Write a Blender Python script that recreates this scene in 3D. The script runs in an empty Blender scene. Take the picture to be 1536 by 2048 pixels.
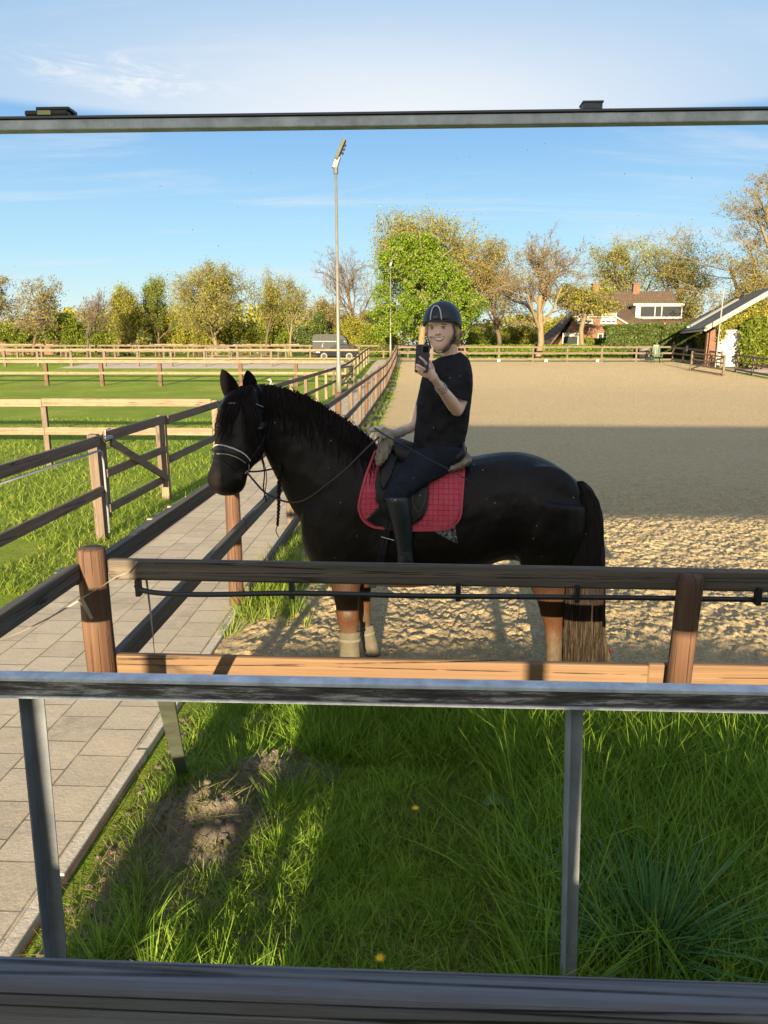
import bpy, math, random
import numpy as np
from mathutils import Vector, Matrix
from mathutils.bvhtree import BVHTree
random.seed(7); np.random.seed(7)
R = math.radians
sc = bpy.context.scene
COL = sc.collection

# ---------------------------------------------------------------- camera, sky, sun, exposure
FPX, PITCH, YAW, EYE = 1450.0, R(13.0), R(2.4), 2.25
cam_d = bpy.data.cameras.new('camera'); cam = bpy.data.objects.new('camera', cam_d); COL.objects.link(cam)
cam.location = (0, 0, EYE); cam.rotation_euler = (R(90) - PITCH, 0, YAW)
cam_d.sensor_fit = 'VERTICAL'; cam_d.sensor_height = 36.0; cam_d.lens = 36.0 * FPX / 2048.0
cam_d.clip_start = 0.05; cam_d.clip_end = 3000
sc.camera = cam
sc.render.resolution_x, sc.render.resolution_y = 768, 1024
EXPO = 1.9
SUN_EL, SUN_AZ = R(8.8), R(3.0)
LIGHT = Vector((math.sin(SUN_AZ), math.cos(SUN_AZ), -math.tan(SUN_EL))).normalized()
sd = bpy.data.lights.new('sun', 'SUN'); so = bpy.data.objects.new('sun', sd); COL.objects.link(so)
sd.energy = 5.0; sd.angle = R(0.5); sd.color = (1.0, 0.78, 0.48)
so.rotation_euler = LIGHT.to_track_quat('-Z', 'Y').to_euler(); so.location = (-5, -40, 20)
w = bpy.data.worlds.new('World'); sc.world = w; w.use_nodes = True
def build_world():
    t = w.node_tree; t.nodes.clear(); N = t.nodes.new; L = t.links.new
    out = N('ShaderNodeOutputWorld'); bg = N('ShaderNodeBackground'); bg.inputs[1].default_value = 0.13
    sky = N('ShaderNodeTexSky'); sky.sky_type = 'NISHITA'; sky.sun_disc = False
    sky.sun_elevation = SUN_EL; sky.sun_rotation = R(183); sky.air_density = 1.0; sky.dust_density = 0.4; sky.ozone_density = 2.0
    tc = N('ShaderNodeTexCoord'); sep = N('ShaderNodeSeparateXYZ'); L(tc.outputs['Generated'], sep.inputs[0])
    def math_(op, a, b=None):
        m = N('ShaderNodeMath'); m.operation = op
        for i, v in enumerate((a, b)):
            if v is None: continue
            if isinstance(v, (int, float)): m.inputs[i].default_value = v
            else: L(v, m.inputs[i])
        return m.outputs[0]
    def ramp(v, a, b):
        m = N('ShaderNodeMapRange'); m.interpolation_type = 'SMOOTHSTEP'; L(v, m.inputs[0]); m.inputs[1].default_value = a; m.inputs[2].default_value = b
        return m.outputs[0]
    # thin cirrus: a stretched noise on the direction projected to a plane overhead
    inv = math_('DIVIDE', 1.0, math_('ADD', math_('ABSOLUTE', sep.outputs[2]), 0.12))
    cx = math_('MULTIPLY', sep.outputs[0], inv); cy = math_('MULTIPLY', sep.outputs[1], inv)
    comb = N('ShaderNodeCombineXYZ'); L(cx, comb.inputs[0]); L(cy, comb.inputs[1])
    mp = N('ShaderNodeMapping'); mp.inputs['Rotation'].default_value = (0, 0, R(14)); mp.inputs['Scale'].default_value = (0.55, 1.9, 1); mp.inputs['Location'].default_value = (1.3, 0.2, 0)
    L(comb.outputs[0], mp.inputs[0])
    n1 = N('ShaderNodeTexNoise'); n1.inputs['Scale'].default_value = 1.1; n1.inputs['Detail'].default_value = 9; n1.inputs['Roughness'].default_value = 0.62; n1.inputs['Distortion'].default_value = 0.9
    L(mp.outputs[0], n1.inputs[0])
    K = 1 / (0.13 * 2 ** EXPO)
    def mixc(f, a, b):
        m = N('ShaderNodeMix'); m.data_type = 'RGBA'
        if isinstance(f, (int, float)): m.inputs[0].default_value = f
        else: L(f, m.inputs[0])
        for i, v in ((6, a), (7, b)):
            if isinstance(v, tuple): m.inputs[i].default_value = (v[0] * K, v[1] * K, v[2] * K, 1)
            else: L(v, m.inputs[i])
        return m.outputs[2]
    # clear-air colour by elevation, mixed with the physical sky
    grad = mixc(ramp(sep.outputs[2], -0.02, 0.13), (0.60, 0.74, 0.77), (0.36, 0.61, 0.80))
    grad = mixc(ramp(sep.outputs[2], 0.09, 0.30), grad, (0.16, 0.37, 0.69)); grad = mixc(ramp(sep.outputs[2], 0.3, 0.9), grad, (0.10, 0.24, 0.58))
    c = mixc(0.88, sky.outputs[0], grad)
    up = math_('MULTIPLY', ramp(sep.outputs[2], 0.2535, 0.2665), ramp(sep.outputs[1], 0.0, 0.5))
    c = mixc(math_('MULTIPLY', up, 0.55), c, (0.35, 0.60, 0.85))
    c = mixc(math_('MULTIPLY', ramp(n1.outputs[0], 0.50, 0.78), 0.62), c, (0.80, 0.86, 0.92))
    dw = N('ShaderNodeVectorMath'); dw.operation = 'SUBTRACT'; L(tc.outputs['Generated'], dw.inputs[0]); dw.inputs[1].default_value = (-0.325, 0.897, 0.297)
    mw = N('ShaderNodeMapping'); mw.inputs['Rotation'].default_value = (0, R(8), 0); mw.inputs['Scale'].default_value = (7, 2, 34); L(dw.outputs[0], mw.inputs[0]); ln = N('ShaderNodeVectorMath'); ln.operation = 'LENGTH'; L(mw.outputs[0], ln.inputs[0])
    n3 = N('ShaderNodeTexNoise'); n3.inputs['Scale'].default_value = 1.7; n3.inputs['Detail'].default_value = 8; n3.inputs['Roughness'].default_value = 0.7; n3.inputs['Distortion'].default_value = 1.2; L(mw.outputs[0], n3.inputs[0])
    c = mixc(math_('MULTIPLY', math_('MULTIPLY', ramp(ln.outputs['Value'], 1.15, 0.1), ramp(n3.outputs[0], 0.42, 0.66)), 0.9), c, (0.90, 0.94, 0.97))
    # sun glow beyond the mirror, painted into the sky above its top rail
    gx, gz_ = math_('SUBTRACT', sep.outputs[0], -0.02), math_('SUBTRACT', sep.outputs[2], 0.250)
    d2 = math_('ADD', math_('POWER', math_('MULTIPLY', gx, 1.9), 2.0), math_('POWER', math_('MULTIPLY', gz_, 6.5), 2.0))
    glow = math_('POWER', 2.718, math_('MULTIPLY', d2, -1.6))
    c = mixc(math_('MULTIPLY', math_('MULTIPLY', glow, up), 0.95), c, (0.92, 0.95, 0.98))
    # bright warm air round the low sun, behind the camera
    dt = N('ShaderNodeVectorMath'); dt.operation = 'DOT_PRODUCT'; L(tc.outputs['Generated'], dt.inputs[0]); dt.inputs[1].default_value = tuple(-LIGHT)
    c = mixc(math_('MULTIPLY', ramp(dt.outputs['Value'], -0.1, 1.0), 0.95), c, (1.28, 1.18, 1.04))
    c = mixc(math_('MULTIPLY', ramp(sep.outputs[2], 0.5, 1.0), 0.6), c, (0.46, 0.56, 0.70))
    L(c, bg.inputs[0]); L(bg.outputs[0], out.inputs[0])
build_world()
vs = sc.view_settings; vs.view_transform = 'Standard'; vs.look = 'None'; vs.exposure = EXPO; vs.gamma = 1.0; vs.use_curve_mapping = False
try:
    sc.cycles.max_bounces = 6; sc.cycles.transparent_max_bounces = 6; sc.cycles.use_denoising = True
except Exception: pass

# ---------------------------------------------------------------- measuring helpers (photo measurements -> metres)
def ray(px, py):
    x = (px - 768) / FPX; y = -(py - 1024) / FPX
    fy = math.cos(PITCH) + y * math.sin(PITCH); fz = -math.sin(PITCH) + y * math.cos(PITCH)
    return Vector((x * math.cos(YAW) - fy * math.sin(YAW), x * math.sin(YAW) + fy * math.cos(YAW), fz))
def P(px, py, Y):
    d = ray(px, py); return Vector((0, 0, EYE)) + d * (Y / d.y)
def gz(Y):
    t = min(1, max(0, (Y - 35) / 30)); return 0.9 * t * t * (3 - 2 * t)
def X_at(px, Y): return P(px, 690, Y).x
def Zat(py, Y, px=830): return P(px, py, Y).z

# ---------------------------------------------------------------- object helpers
def tag(o, label=None, cat=None, group=None, kind=None):
    if label: o['label'] = label
    if cat: o['category'] = cat
    if group: o['group'] = group
    if kind: o['kind'] = kind
    return o
def empty(name, label, cat, loc=(0, 0, 0), group=None, rz=0):
    o = bpy.data.objects.new(name, None); COL.objects.link(o); o.location = loc; o.rotation_euler.z = rz; o.empty_display_size = 0.1
    return tag(o, label, cat, group)
def mesh_obj(name, V, F, mat, parent=None, smooth=False, world=True):
    """link a mesh object; with WORLD the vertices are world positions even when it has a parent"""
    me = bpy.data.meshes.new(name)
    V = [tuple(v) for v in V] if not isinstance(V, np.ndarray) else V
    if parent is not None and world:
        off = np.array(parent.location); q_ = parent.parent
        while q_ is not None: off = off + np.array(q_.location); q_ = q_.parent
        V = (np.asarray(V, dtype=float) - off)
        if abs(parent.rotation_euler.z) > 1e-9:
            a = -parent.rotation_euler.z; c, s = math.cos(a), math.sin(a)
            V = np.stack([V[:, 0] * c - V[:, 1] * s, V[:, 0] * s + V[:, 1] * c, V[:, 2]], 1)
    if isinstance(F, np.ndarray):
        n, k = F.shape
        me.vertices.add(len(V)); me.vertices.foreach_set('co', np.asarray(V, dtype=np.float32).ravel())
        me.loops.add(n * k); me.loops.foreach_set('vertex_index', F.astype(np.int32).ravel())
        me.polygons.add(n); me.polygons.foreach_set('loop_start', np.arange(0, n * k, k, dtype=np.int32))
        me.update(calc_edges=True)
    else:
        me.from_pydata([tuple(v) for v in V], [], F); me.update()
    me.validate()
    if mat: 
        for m in (mat if isinstance(mat, (list, tuple)) else [mat]): me.materials.append(m)
    if smooth: me.polygons.foreach_set('use_smooth', [True] * len(me.polygons))
    o = bpy.data.objects.new(name, me); COL.objects.link(o)
    if parent is not None: o.parent = parent
    return o
def copy_tree(o, parent=None):
    c = o.copy(); COL.objects.link(c)
    if parent is not None: c.parent = parent
    for ch in list(o.children): copy_tree(ch, c)
    return c
class MB:
    """collects simple solids into one mesh"""
    def __init__(s): s.V = []; s.F = []; s.M = []
    def add(s, V, F, m=0):
        b = len(s.V); s.V += [Vector(v) for v in V]; s.F += [tuple(i + b for i in f) for f in F]; s.M += [m] * len(F); return s
    def box(s, x0, x1, y0, y1, z0, z1, m=0, bev=0.0):
        if bev > 0:
            bx = min(bev, abs(x1 - x0) / 3, abs(y1 - y0) / 3, abs(z1 - z0) / 3)
            import bmesh
            bm = bmesh.new(); bmesh.ops.create_cube(bm, size=1)
            for v in bm.verts: v.co = Vector(((x0 + x1) / 2 + v.co.x * (x1 - x0), (y0 + y1) / 2 + v.co.y * (y1 - y0), (z0 + z1) / 2 + v.co.z * (z1 - z0)))
            bmesh.ops.bevel(bm, geom=bm.edges[:], offset=bx, segments=2, affect='EDGES', profile=0.5)
            bm.verts.index_update()
            s.add([v.co.copy() for v in bm.verts], [[v.index for v in f.verts] for f in bm.faces], m); bm.free(); return s
        V = [(x, y, z) for z in (z0, z1) for y in (y0, y1) for x in (x0, x1)]
        return s.add(V, [(0, 2, 3, 1), (4, 5, 7, 6), (0, 1, 5, 4), (2, 6, 7, 3), (0, 4, 6, 2), (1, 3, 7, 5)], m)
    def beam(s, a, b, w, h, m=0, up=Vector((0, 0, 1)), bev=0.006):
        """box of width w, height h from a to b"""
        a, b = Vector(a), Vector(b); d = b - a; L = d.length; d.normalize()
        sx = d.cross(up).normalized(); uz = sx.cross(d).normalized()
        t = MB(); t.box(-w / 2, w / 2, 0, L, -h / 2, h / 2, m, bev)
        return s.add([a + sx * v.x + d * v.y + uz * v.z for v in t.V], t.F, m)
    def tube(s, pts, rads, n=8, m=0, cap=True, flat=1.0):
        pts = [Vector(p) for p in pts]
        if isinstance(rads, (int, float)): rads = [rads] * len(pts)
        V = []; F = []; side = None
        for i, p in enumerate(pts):
            d = (pts[min(i + 1, len(pts) - 1)] - pts[max(i - 1, 0)]).normalized()
            if side is None: side = d.cross(Vector((0, 0, 1)) if abs(d.z) < 0.95 else Vector((1, 0, 0))).normalized()
            side = (side - d * side.dot(d)).normalized(); up = side.cross(d)
            for k in range(n):
                a = 2 * math.pi * k / n; V.append(p + (side * math.cos(a) * flat + up * math.sin(a)) * rads[i])
        for i in range(len(pts) - 1):
            for k in range(n):
                k2 = (k + 1) % n; F.append((i * n + k, i * n + k2, (i + 1) * n + k2, (i + 1) * n + k))
        if cap: F.append(tuple(range(n))[::-1]); F.append(tuple((len(pts) - 1) * n + k for k in range(n)))
        return s.add(V, F, m)
    def ball(s, c, r, m=0, seg=12, rings=8, sc3=(1, 1, 1)):
        V = [Vector((0, 0, 1))]; F = []
        for i in range(1, rings):
            t = math.pi * i / rings
            for k in range(seg): a = 2 * math.pi * k / seg; V.append(Vector((math.sin(t) * math.cos(a), math.sin(t) * math.sin(a), math.cos(t))))
        V.append(Vector((0, 0, -1)))
        for k in range(seg): F.append((0, 1 + k, 1 + (k + 1) % seg)); F.append((len(V) - 1, 1 + (rings - 2) * seg + (k + 1) % seg, 1 + (rings - 2) * seg + k))
        for i in range(rings - 2):
            for k in range(seg):
                a = 1 + i * seg + k; b = 1 + i * seg + (k + 1) % seg; F.append((a, a + seg, b + seg, b))
        return s.add([Vector(c) + Vector((v.x * sc3[0], v.y * sc3[1], v.z * sc3[2])) * r for v in V], F, m)
    def build(s, name, mat, parent=None, smooth=False):
        o = mesh_obj(name, s.V, s.F, mat, parent, smooth)
        if isinstance(mat, (list, tuple)): o.data.polygons.foreach_set('material_index', s.M)
        return o
def catmull(S, sub=4):
    S = np.asarray(S, dtype=float); out = []
    n = len(S)
    for i in range(n - 1):
        p0, p1, p2, p3 = S[max(i - 1, 0)], S[i], S[i + 1], S[min(i + 2, n - 1)]
        for k in range(sub):
            t = k / sub
            out.append(0.5 * ((2 * p1) + (-p0 + p2) * t + (2 * p0 - 5 * p1 + 4 * p2 - p3) * t * t + (-p0 + 3 * p1 - 3 * p2 + p3) * t ** 3))
    out.append(S[-1]); return np.array(out)
def loft(mb, secs, n=20, sub=4, m=0, pw=1.0):
    """secs: (ax, ay, bx, by, d, Y): outline points A and B of a section, half depth d (m) at depth Y. Closed ends."""
    S = []
    for ax, ay, bx, by, d, Y in secs:
        a, b = P(ax, ay, Y), P(bx, by, Y); S.append([*a, *b, d])
    S = catmull(S, sub); V = []; F = []
    for i, s in enumerate(S):
        a, b, d = Vector(s[0:3]), Vector(s[3:6]), max(s[6], 0.004); c = (a + b) / 2; h = (a - b) / 2
        for k in range(n):
            t = 2 * math.pi * k / n; ct, st = math.cos(t), math.sin(t)
            ct = math.copysign(abs(ct) ** pw, ct); st = math.copysign(abs(st) ** pw, st)
            V.append(c + h * ct + Vector((0, d, 0)) * st)
    for i in range(len(S) - 1):
        for k in range(n):
            k2 = (k + 1) % n; F.append((i * n + k, i * n + k2, (i + 1) * n + k2, (i + 1) * n + k))
    F.append(tuple(range(n))[::-1]); F.append(tuple((len(S) - 1) * n + k for k in range(n)))
    return mb.add(V, F, m)
def fuse(mb, voxel, smooth_it=4, disp=None):
    """one continuous surface out of overlapping closed shells -> (V, F)"""
    me = bpy.data.meshes.new('tmp'); me.from_pydata([tuple(v) for v in mb.V], [], mb.F); me.update()
    import bmesh
    bm = bmesh.new(); bm.from_mesh(me)
    bmesh.ops.recalc_face_normals(bm, faces=bm.faces[:]); bm.to_mesh(me); bm.free()
    o = bpy.data.objects.new('tmp', me); COL.objects.link(o)
    r = o.modifiers.new('r', 'REMESH'); r.mode = 'VOXEL'; r.voxel_size = voxel; r.use_smooth_shade = True
    if smooth_it:
        s = o.modifiers.new('s', 'SMOOTH'); s.factor = 0.5; s.iterations = smooth_it
    dg = bpy.context.evaluated_depsgraph_get(); ev = o.evaluated_get(dg); m2 = ev.to_mesh()
    n = len(m2.vertices); V = np.empty(n * 3, dtype=np.float32); m2.vertices.foreach_get('co', V); V = V.reshape(-1, 3).astype(float)
    F = [tuple(p.vertices) for p in m2.polygons]; ev.to_mesh_clear()
    bpy.data.objects.remove(o); bpy.data.meshes.remove(me)
    return V, F
def bvh(V, F): return BVHTree.FromPolygons([Vector(v) for v in V], F)
def hit(tree, px, py, off=0.0, fall=4.6):
    o = Vector((0, 0, EYE)); d = ray(px, py).normalized(); h = tree.ray_cast(o, d)
    if h[0] is None: return P(px, py, fall), -d
    nrm = h[1] if h[1].dot(d) < 0 else -h[1]
    return h[0] + nrm * off, nrm
# ---------------------------------------------------------------- materials
class NT:
    def __init__(s, name):
        s.m = bpy.data.materials.new(name); s.m.use_nodes = True; s.t = s.m.node_tree
        s.b = s.t.nodes['Principled BSDF']; s.out = s.t.nodes['Material Output']; s._tc = None
    def N(s, k): return s.t.nodes.new(k)
    def L(s, a, b): s.t.links.new(a, b)
    def put(s, inp, v):
        if hasattr(v, 'links') or isinstance(v, bpy.types.NodeSocket): s.L(v, inp)
        else: inp.default_value = v
    def co(s, kind='Object', scale=(1, 1, 1), rot=(0, 0, 0), loc=(0, 0, 0)):
        if s._tc is None: s._tc = s.N('ShaderNodeTexCoord')
        m = s.N('ShaderNodeMapping'); s.L(s._tc.outputs[kind], m.inputs[0]); m.inputs['Scale'].default_value = scale; m.inputs['Rotation'].default_value = rot; m.inputs['Location'].default_value = loc
        return m.outputs[0]
    def pos(s, scale=(1, 1, 1)):
        g = s.N('ShaderNodeNewGeometry'); m = s.N('ShaderNodeMapping'); s.L(g.outputs['Position'], m.inputs[0]); m.inputs['Scale'].default_value = scale; return m.outputs[0]
    def noise(s, vec, scale=5, detail=6, rough=0.6, dist=0.0, out=0):
        n = s.N('ShaderNodeTexNoise'); s.L(vec, n.inputs[0]); n.inputs['Scale'].default_value = scale; n.inputs['Detail'].default_value = detail; n.inputs['Roughness'].default_value = rough; n.inputs['Distortion'].default_value = dist
        return n.outputs[out]
    def voro(s, vec, scale=5, feat='F1', out='Distance', rnd=1.0):
        n = s.N('ShaderNodeTexVoronoi'); n.feature = feat; s.L(vec, n.inputs['Vector']); n.inputs['Scale'].default_value = scale; n.inputs['Randomness'].default_value = rnd; return n.outputs[out]
    def ramp(s, v, stops):
        r = s.N('ShaderNodeValToRGB'); s.L(v, r.inputs[0]); e = r.color_ramp.elements
        while len(e) < len(stops): e.new(0.5)
        for k, (p, c) in enumerate(stops): e[k].position = p; e[k].color = (*c, 1) if len(c) == 3 else c
        return r.outputs[0]
    def mr(s, v, a, b, c=0.0, d=1.0):
        m = s.N('ShaderNodeMapRange'); s.L(v, m.inputs[0]); m.inputs[1].default_value = a; m.inputs[2].default_value = b; m.inputs[3].default_value = c; m.inputs[4].default_value = d; return m.outputs[0]
    def mix(s, f, a, b, mode='MIX'):
        m = s.N('ShaderNodeMix'); m.data_type = 'RGBA'; m.blend_type = mode; s.put(m.inputs[0], f)
        for i, v in ((6, a), (7, b)): s.put(m.inputs[i], (*v, 1) if isinstance(v, tuple) and len(v) == 3 else v)
        return m.outputs[2]
    def math(s, op, a, b=0.0):
        m = s.N('ShaderNodeMath'); m.operation = op; s.put(m.inputs[0], a); s.put(m.inputs[1], b); return m.outputs[0]
    def sep(s, vec, i):
        n = s.N('ShaderNodeSeparateXYZ'); s.L(vec, n.inputs[0]); return n.outputs[i]
    def bump(s, h, strength=0.3, dist=0.02):
        b = s.N('ShaderNodeBump'); s.L(h, b.inputs['Height']); b.inputs['Strength'].default_value = strength; b.inputs['Distance'].default_value = dist; s.L(b.outputs[0], s.b.inputs['Normal']); return s
    def set(s, color=None, rough=None, metal=None, spec=None, **k):
        I = s.b.inputs
        if color is not None: s.put(I['Base Color'], (*color, 1) if isinstance(color, tuple) and len(color) == 3 else color)
        if rough is not None: s.put(I['Roughness'], rough)
        if metal is not None: I['Metallic'].default_value = metal
        if spec is not None: I['Specular IOR Level'].default_value = spec
        for n, v in k.items(): s.put(I[n.replace('_', ' ')], v)
        return s
def simple(name, c, rough=0.6, metal=0.0, var=0.25, scale=6.0, bump=0.0, spec=0.5, **k):
    t = NT(name); v = t.co(); n = t.noise(v, scale, 7, 0.65)
    lo = tuple(x * (1 - var) for x in c); hi = tuple(min(1, x * (1 + var)) for x in c)
    t.set(t.ramp(n, [(0.3, lo), (0.7, hi)]), t.mr(n, 0.3, 0.7, max(0.02, rough - 0.08), min(1, rough + 0.08)), metal, spec, **k)
    if bump: t.bump(t.noise(v, scale * 6, 5, 0.7), bump, 0.01)
    return t.m
def wood(name, dark, mid, light, axis, grain=75, knots=True, wet=0.75, greys=None):
    """plank: fibres run along AXIS, knots and weather cracks"""
    t = NT(name); sc3 = [grain, grain, grain]; sc3[axis] = 1.1; v = t.co('Object', tuple(sc3))
    ks = [5.5, 5.5, 5.5]; ks[axis] = 1.5; kv = t.co('Object', tuple(ks))
    kd = t.voro(kv, 1.0)
    warp = t.mr(kd, 0.0, 0.35, 1.6, 0.0)
    n = t.N('ShaderNodeTexNoise'); n.noise_dimensions = '4D'; t.L(v, n.inputs['Vector']); t.L(warp, n.inputs['W']); n.inputs['Scale'].default_value = 0.55; n.inputs['Detail'].default_value = 7; n.inputs['Roughness'].default_value = 0.65; n.inputs['Distortion'].default_value = 0.6
    fib = n.outputs[0]
    big = t.noise(t.co('Object', (1.3, 1.3, 1.3)), 2.2, 4)
    col = t.ramp(fib, [(0.22, dark), (0.48, mid), (0.74, light)])
    col = t.mix(t.mr(big, 0.35, 0.7, 0.0, 0.5), col, greys if greys else mid)
    if knots: col = t.mix(t.mr(kd, 0.05, 0.13, 0.85, 0.0), col, tuple(c * 0.35 for c in mid))
    cr = t.voro(v, 0.32, 'DISTANCE_TO_EDGE'); crack = t.mr(cr, 0.0, 0.035, 1, 0)
    crack = t.math('MULTIPLY', crack, t.mr(big, 0.45, 0.6)); col = t.mix(crack, col, tuple(c * 0.25 for c in dark))
    t.set(col, wet); hgt = t.math('SUBTRACT', fib, t.math('MULTIPLY', crack, 1.5)); t.bump(hgt, 0.8, 0.008)
    return t.m
M = {}
for ax, nm in enumerate('xyz'):
    M['wood_dark_' + nm] = wood('weathered dark timber ' + nm, (0.021, 0.017, 0.014), (0.071, 0.058, 0.046), (0.165, 0.139, 0.112), ax, greys=(0.090, 0.079, 0.068))
    M['wood_red_' + nm] = wood('red brown timber ' + nm, (0.022, 0.011, 0.007), (0.085, 0.042, 0.024), (0.16, 0.09, 0.052), ax)
    M['wood_pale_' + nm] = wood('bleached timber ' + nm, (0.077, 0.055, 0.036), (0.173, 0.130, 0.086), (0.250, 0.202, 0.149), ax)
    M['wood_new_' + nm] = wood('fresh orange timber ' + nm, (0.050, 0.026, 0.013), (0.125, 0.072, 0.036), (0.175, 0.118, 0.068), ax, grain=55)
    M['wood_brown_' + nm] = wood('brown grey timber ' + nm, (0.039, 0.026, 0.019), (0.105, 0.077, 0.058), (0.176, 0.140, 0.110), ax)
M['rope'] = simple('white fence tape', (0.24, 0.22, 0.18), 0.9)
M['hose'] = simple('black rubber hose', (0.014, 0.016, 0.02), 0.38)
M['steel'] = simple('galvanised steel', (0.22, 0.24, 0.28), 0.6, 0.1, 0.22, 5, 0.05)
M['steel_dk'] = simple('dull galvanised steel', (0.085, 0.095, 0.115), 0.55, 0.5, 0.25, 5, 0.05)
M['black'] = simple('black plastic', (0.014, 0.014, 0.016), 0.45)
M['white'] = simple('white paint', (0.30, 0.30, 0.29), 0.5, 0, 0.06)
M['pole'] = simple('lamp post metal', (0.168, 0.168, 0.152), 0.45, 0.3, 0.12)
M['frame'] = simple('worn grey frame', (0.42, 0.46, 0.52), 0.7, 0.0, 0.35, 14, 0.2)
M['glass_dk'] = NT('dark window glass').set((0.03, 0.035, 0.04), 0.02).m

def ground_mat():
    t = NT('grass field'); v = t.pos()
    n1 = t.noise(v, 0.35, 6, 0.6); n2 = t.noise(v, 3.1, 6, 0.7); n3 = t.noise(v, 22, 4, 0.8)
    c = t.ramp(n1, [(0.30, (0.15, 0.25, 0.02)), (0.52, (0.23, 0.33, 0.03)), (0.72, (0.36, 0.40, 0.07))])
    c = t.mix(t.mr(n2, 0.35, 0.7, 0, 0.6), c, (0.09, 0.17, 0.02))
    c = t.mix(t.mr(n3, 0.45, 0.75, 0, 0.6), c, (0.33, 0.36, 0.08))
    soil = t.mr(t.noise(v, 0.22, 4, 0.7, 0.4), 0.60, 0.70); c = t.mix(t.math('MULTIPLY', soil, 0.75), c, (0.22, 0.17, 0.10))
    dz = t.voro(v, 7.0); c = t.mix(t.math('MULTIPLY', t.mr(dz, 0.03, 0.06, 1, 0), 0.7), c, (0.65, 0.65, 0.5))
    t.set(c, 0.95, spec=0.15); t.bump(t.math('ADD', n3, t.math('MULTIPLY', n2, 0.8)), 1.0, 0.08); return t.m
def sand_mat():
    t = NT('arena sand'); v = t.pos()
    a = t.noise(v, 9, 8, 0.75); b = t.noise(v, 60, 5, 0.8); c0 = t.noise(v, 0.5, 3, 0.5)
    c = t.ramp(a, [(0.28, (0.44, 0.345, 0.185)), (0.5, (0.67, 0.535, 0.295)), (0.72, (0.80, 0.645, 0.37))])
    c = t.mix(t.mr(b, 0.38, 0.60, 0.80, 0), c, (0.19, 0.155, 0.115))
    c = t.mix(t.mr(c0, 0.4, 0.7, 0, 0.25), c, (0.56, 0.44, 0.30))
    t.set(c, 0.97, spec=0.1)
    vv = t.voro(v, 16, 'SMOOTH_F1'); h = t.math('ADD', t.math('MULTIPLY', a, 1.0), t.math('ADD', t.math('MULTIPLY', b, 0.25), t.math('MULTIPLY', vv, 0.6)))
    t.bump(h, 1.0, 0.07); return t.m
def pave_mat():
    t = NT('concrete slabs'); v = t.pos()
    br = t.N('ShaderNodeTexBrick'); vv = t.N('ShaderNodeMapping'); t.L(v, vv.inputs[0]); vv.inputs['Rotation'].default_value = (0, 0, 0)
    vv.inputs['Location'].default_value = (1.55 + 5.8, 0.12, 0)
    sw = t.N('ShaderNodeMapping'); t.L(vv.outputs[0], sw.inputs[0])
    sx = t.N('ShaderNodeSeparateXYZ'); t.L(sw.outputs[0], sx.inputs[0]); cm = t.N('ShaderNodeCombineXYZ'); t.L(sx.outputs[1], cm.inputs[0]); t.L(sx.outputs[0], cm.inputs[1])
    t.L(cm.outputs[0], br.inputs['Vector']); br.offset = 0.5; br.inputs['Scale'].default_value = 1.0; br.inputs['Mortar Size'].default_value = 0.005; br.inputs['Mortar Smooth'].default_value = 0.3
    br.inputs['Brick Width'].default_value = 0.28; br.inputs['Row Height'].default_value = 0.29; br.inputs['Bias'].default_value = 0
    br.inputs['Color1'].default_value = (0.40, 0.345, 0.265, 1); br.inputs['Color2'].default_value = (0.53, 0.465, 0.36, 1); br.inputs['Mortar'].default_value = (0.09, 0.078, 0.06, 1)
    n = t.noise(v, 1.3, 5, 0.6); g = t.noise(v, 55, 5, 0.8); s2 = t.noise(v, 4.0, 6, 0.7)
    c = t.mix(t.mr(n, 0.35, 0.7, 0.0, 0.45), br.outputs[0], (0.56, 0.47, 0.33)); c = t.mix(t.mr(g, 0.35, 0.65, 0.45, 0), c, (0.30, 0.26, 0.21))
    c = t.mix(t.mr(s2, 0.52, 0.66, 0, 0.55), c, (0.54, 0.46, 0.33))
    t.set(c, 0.93, spec=0.2)
    st = t.noise(v, 2.2, 6, 0.75, 0.6); c = t.mix(t.mr(st, 0.56, 0.70, 0, 0.55), c, (0.24, 0.20, 0.15)); moss = t.math('MULTIPLY', t.mr(br.outputs[1], 0.2, 0.8), t.mr(t.noise(v, 1.7, 4), 0.5, 0.62)); c = t.mix(t.math('MULTIPLY', moss, 0.8), c, (0.10, 0.11, 0.04)); t.set(c)
    h = t.math('ADD', t.math('MULTIPLY', br.outputs[1], -2.2), t.math('ADD', t.math('MULTIPLY', g, 0.35), t.math('MULTIPLY', s2, 0.5))); t.bump(h, 0.7, 0.012); return t.m
def soil_mat():
    t = NT('dug earth'); v = t.pos(); a = t.noise(v, 14, 8, 0.75); c = t.ramp(a, [(0.3, (0.12, 0.10, 0.08)), (0.55, (0.24, 0.205, 0.165)), (0.75, (0.38, 0.33, 0.26))])
    t.set(c, 0.97, spec=0.1); t.bump(t.math('ADD', a, t.noise(v, 70, 4, 0.8)), 1.0, 0.03); return t.m
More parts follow.
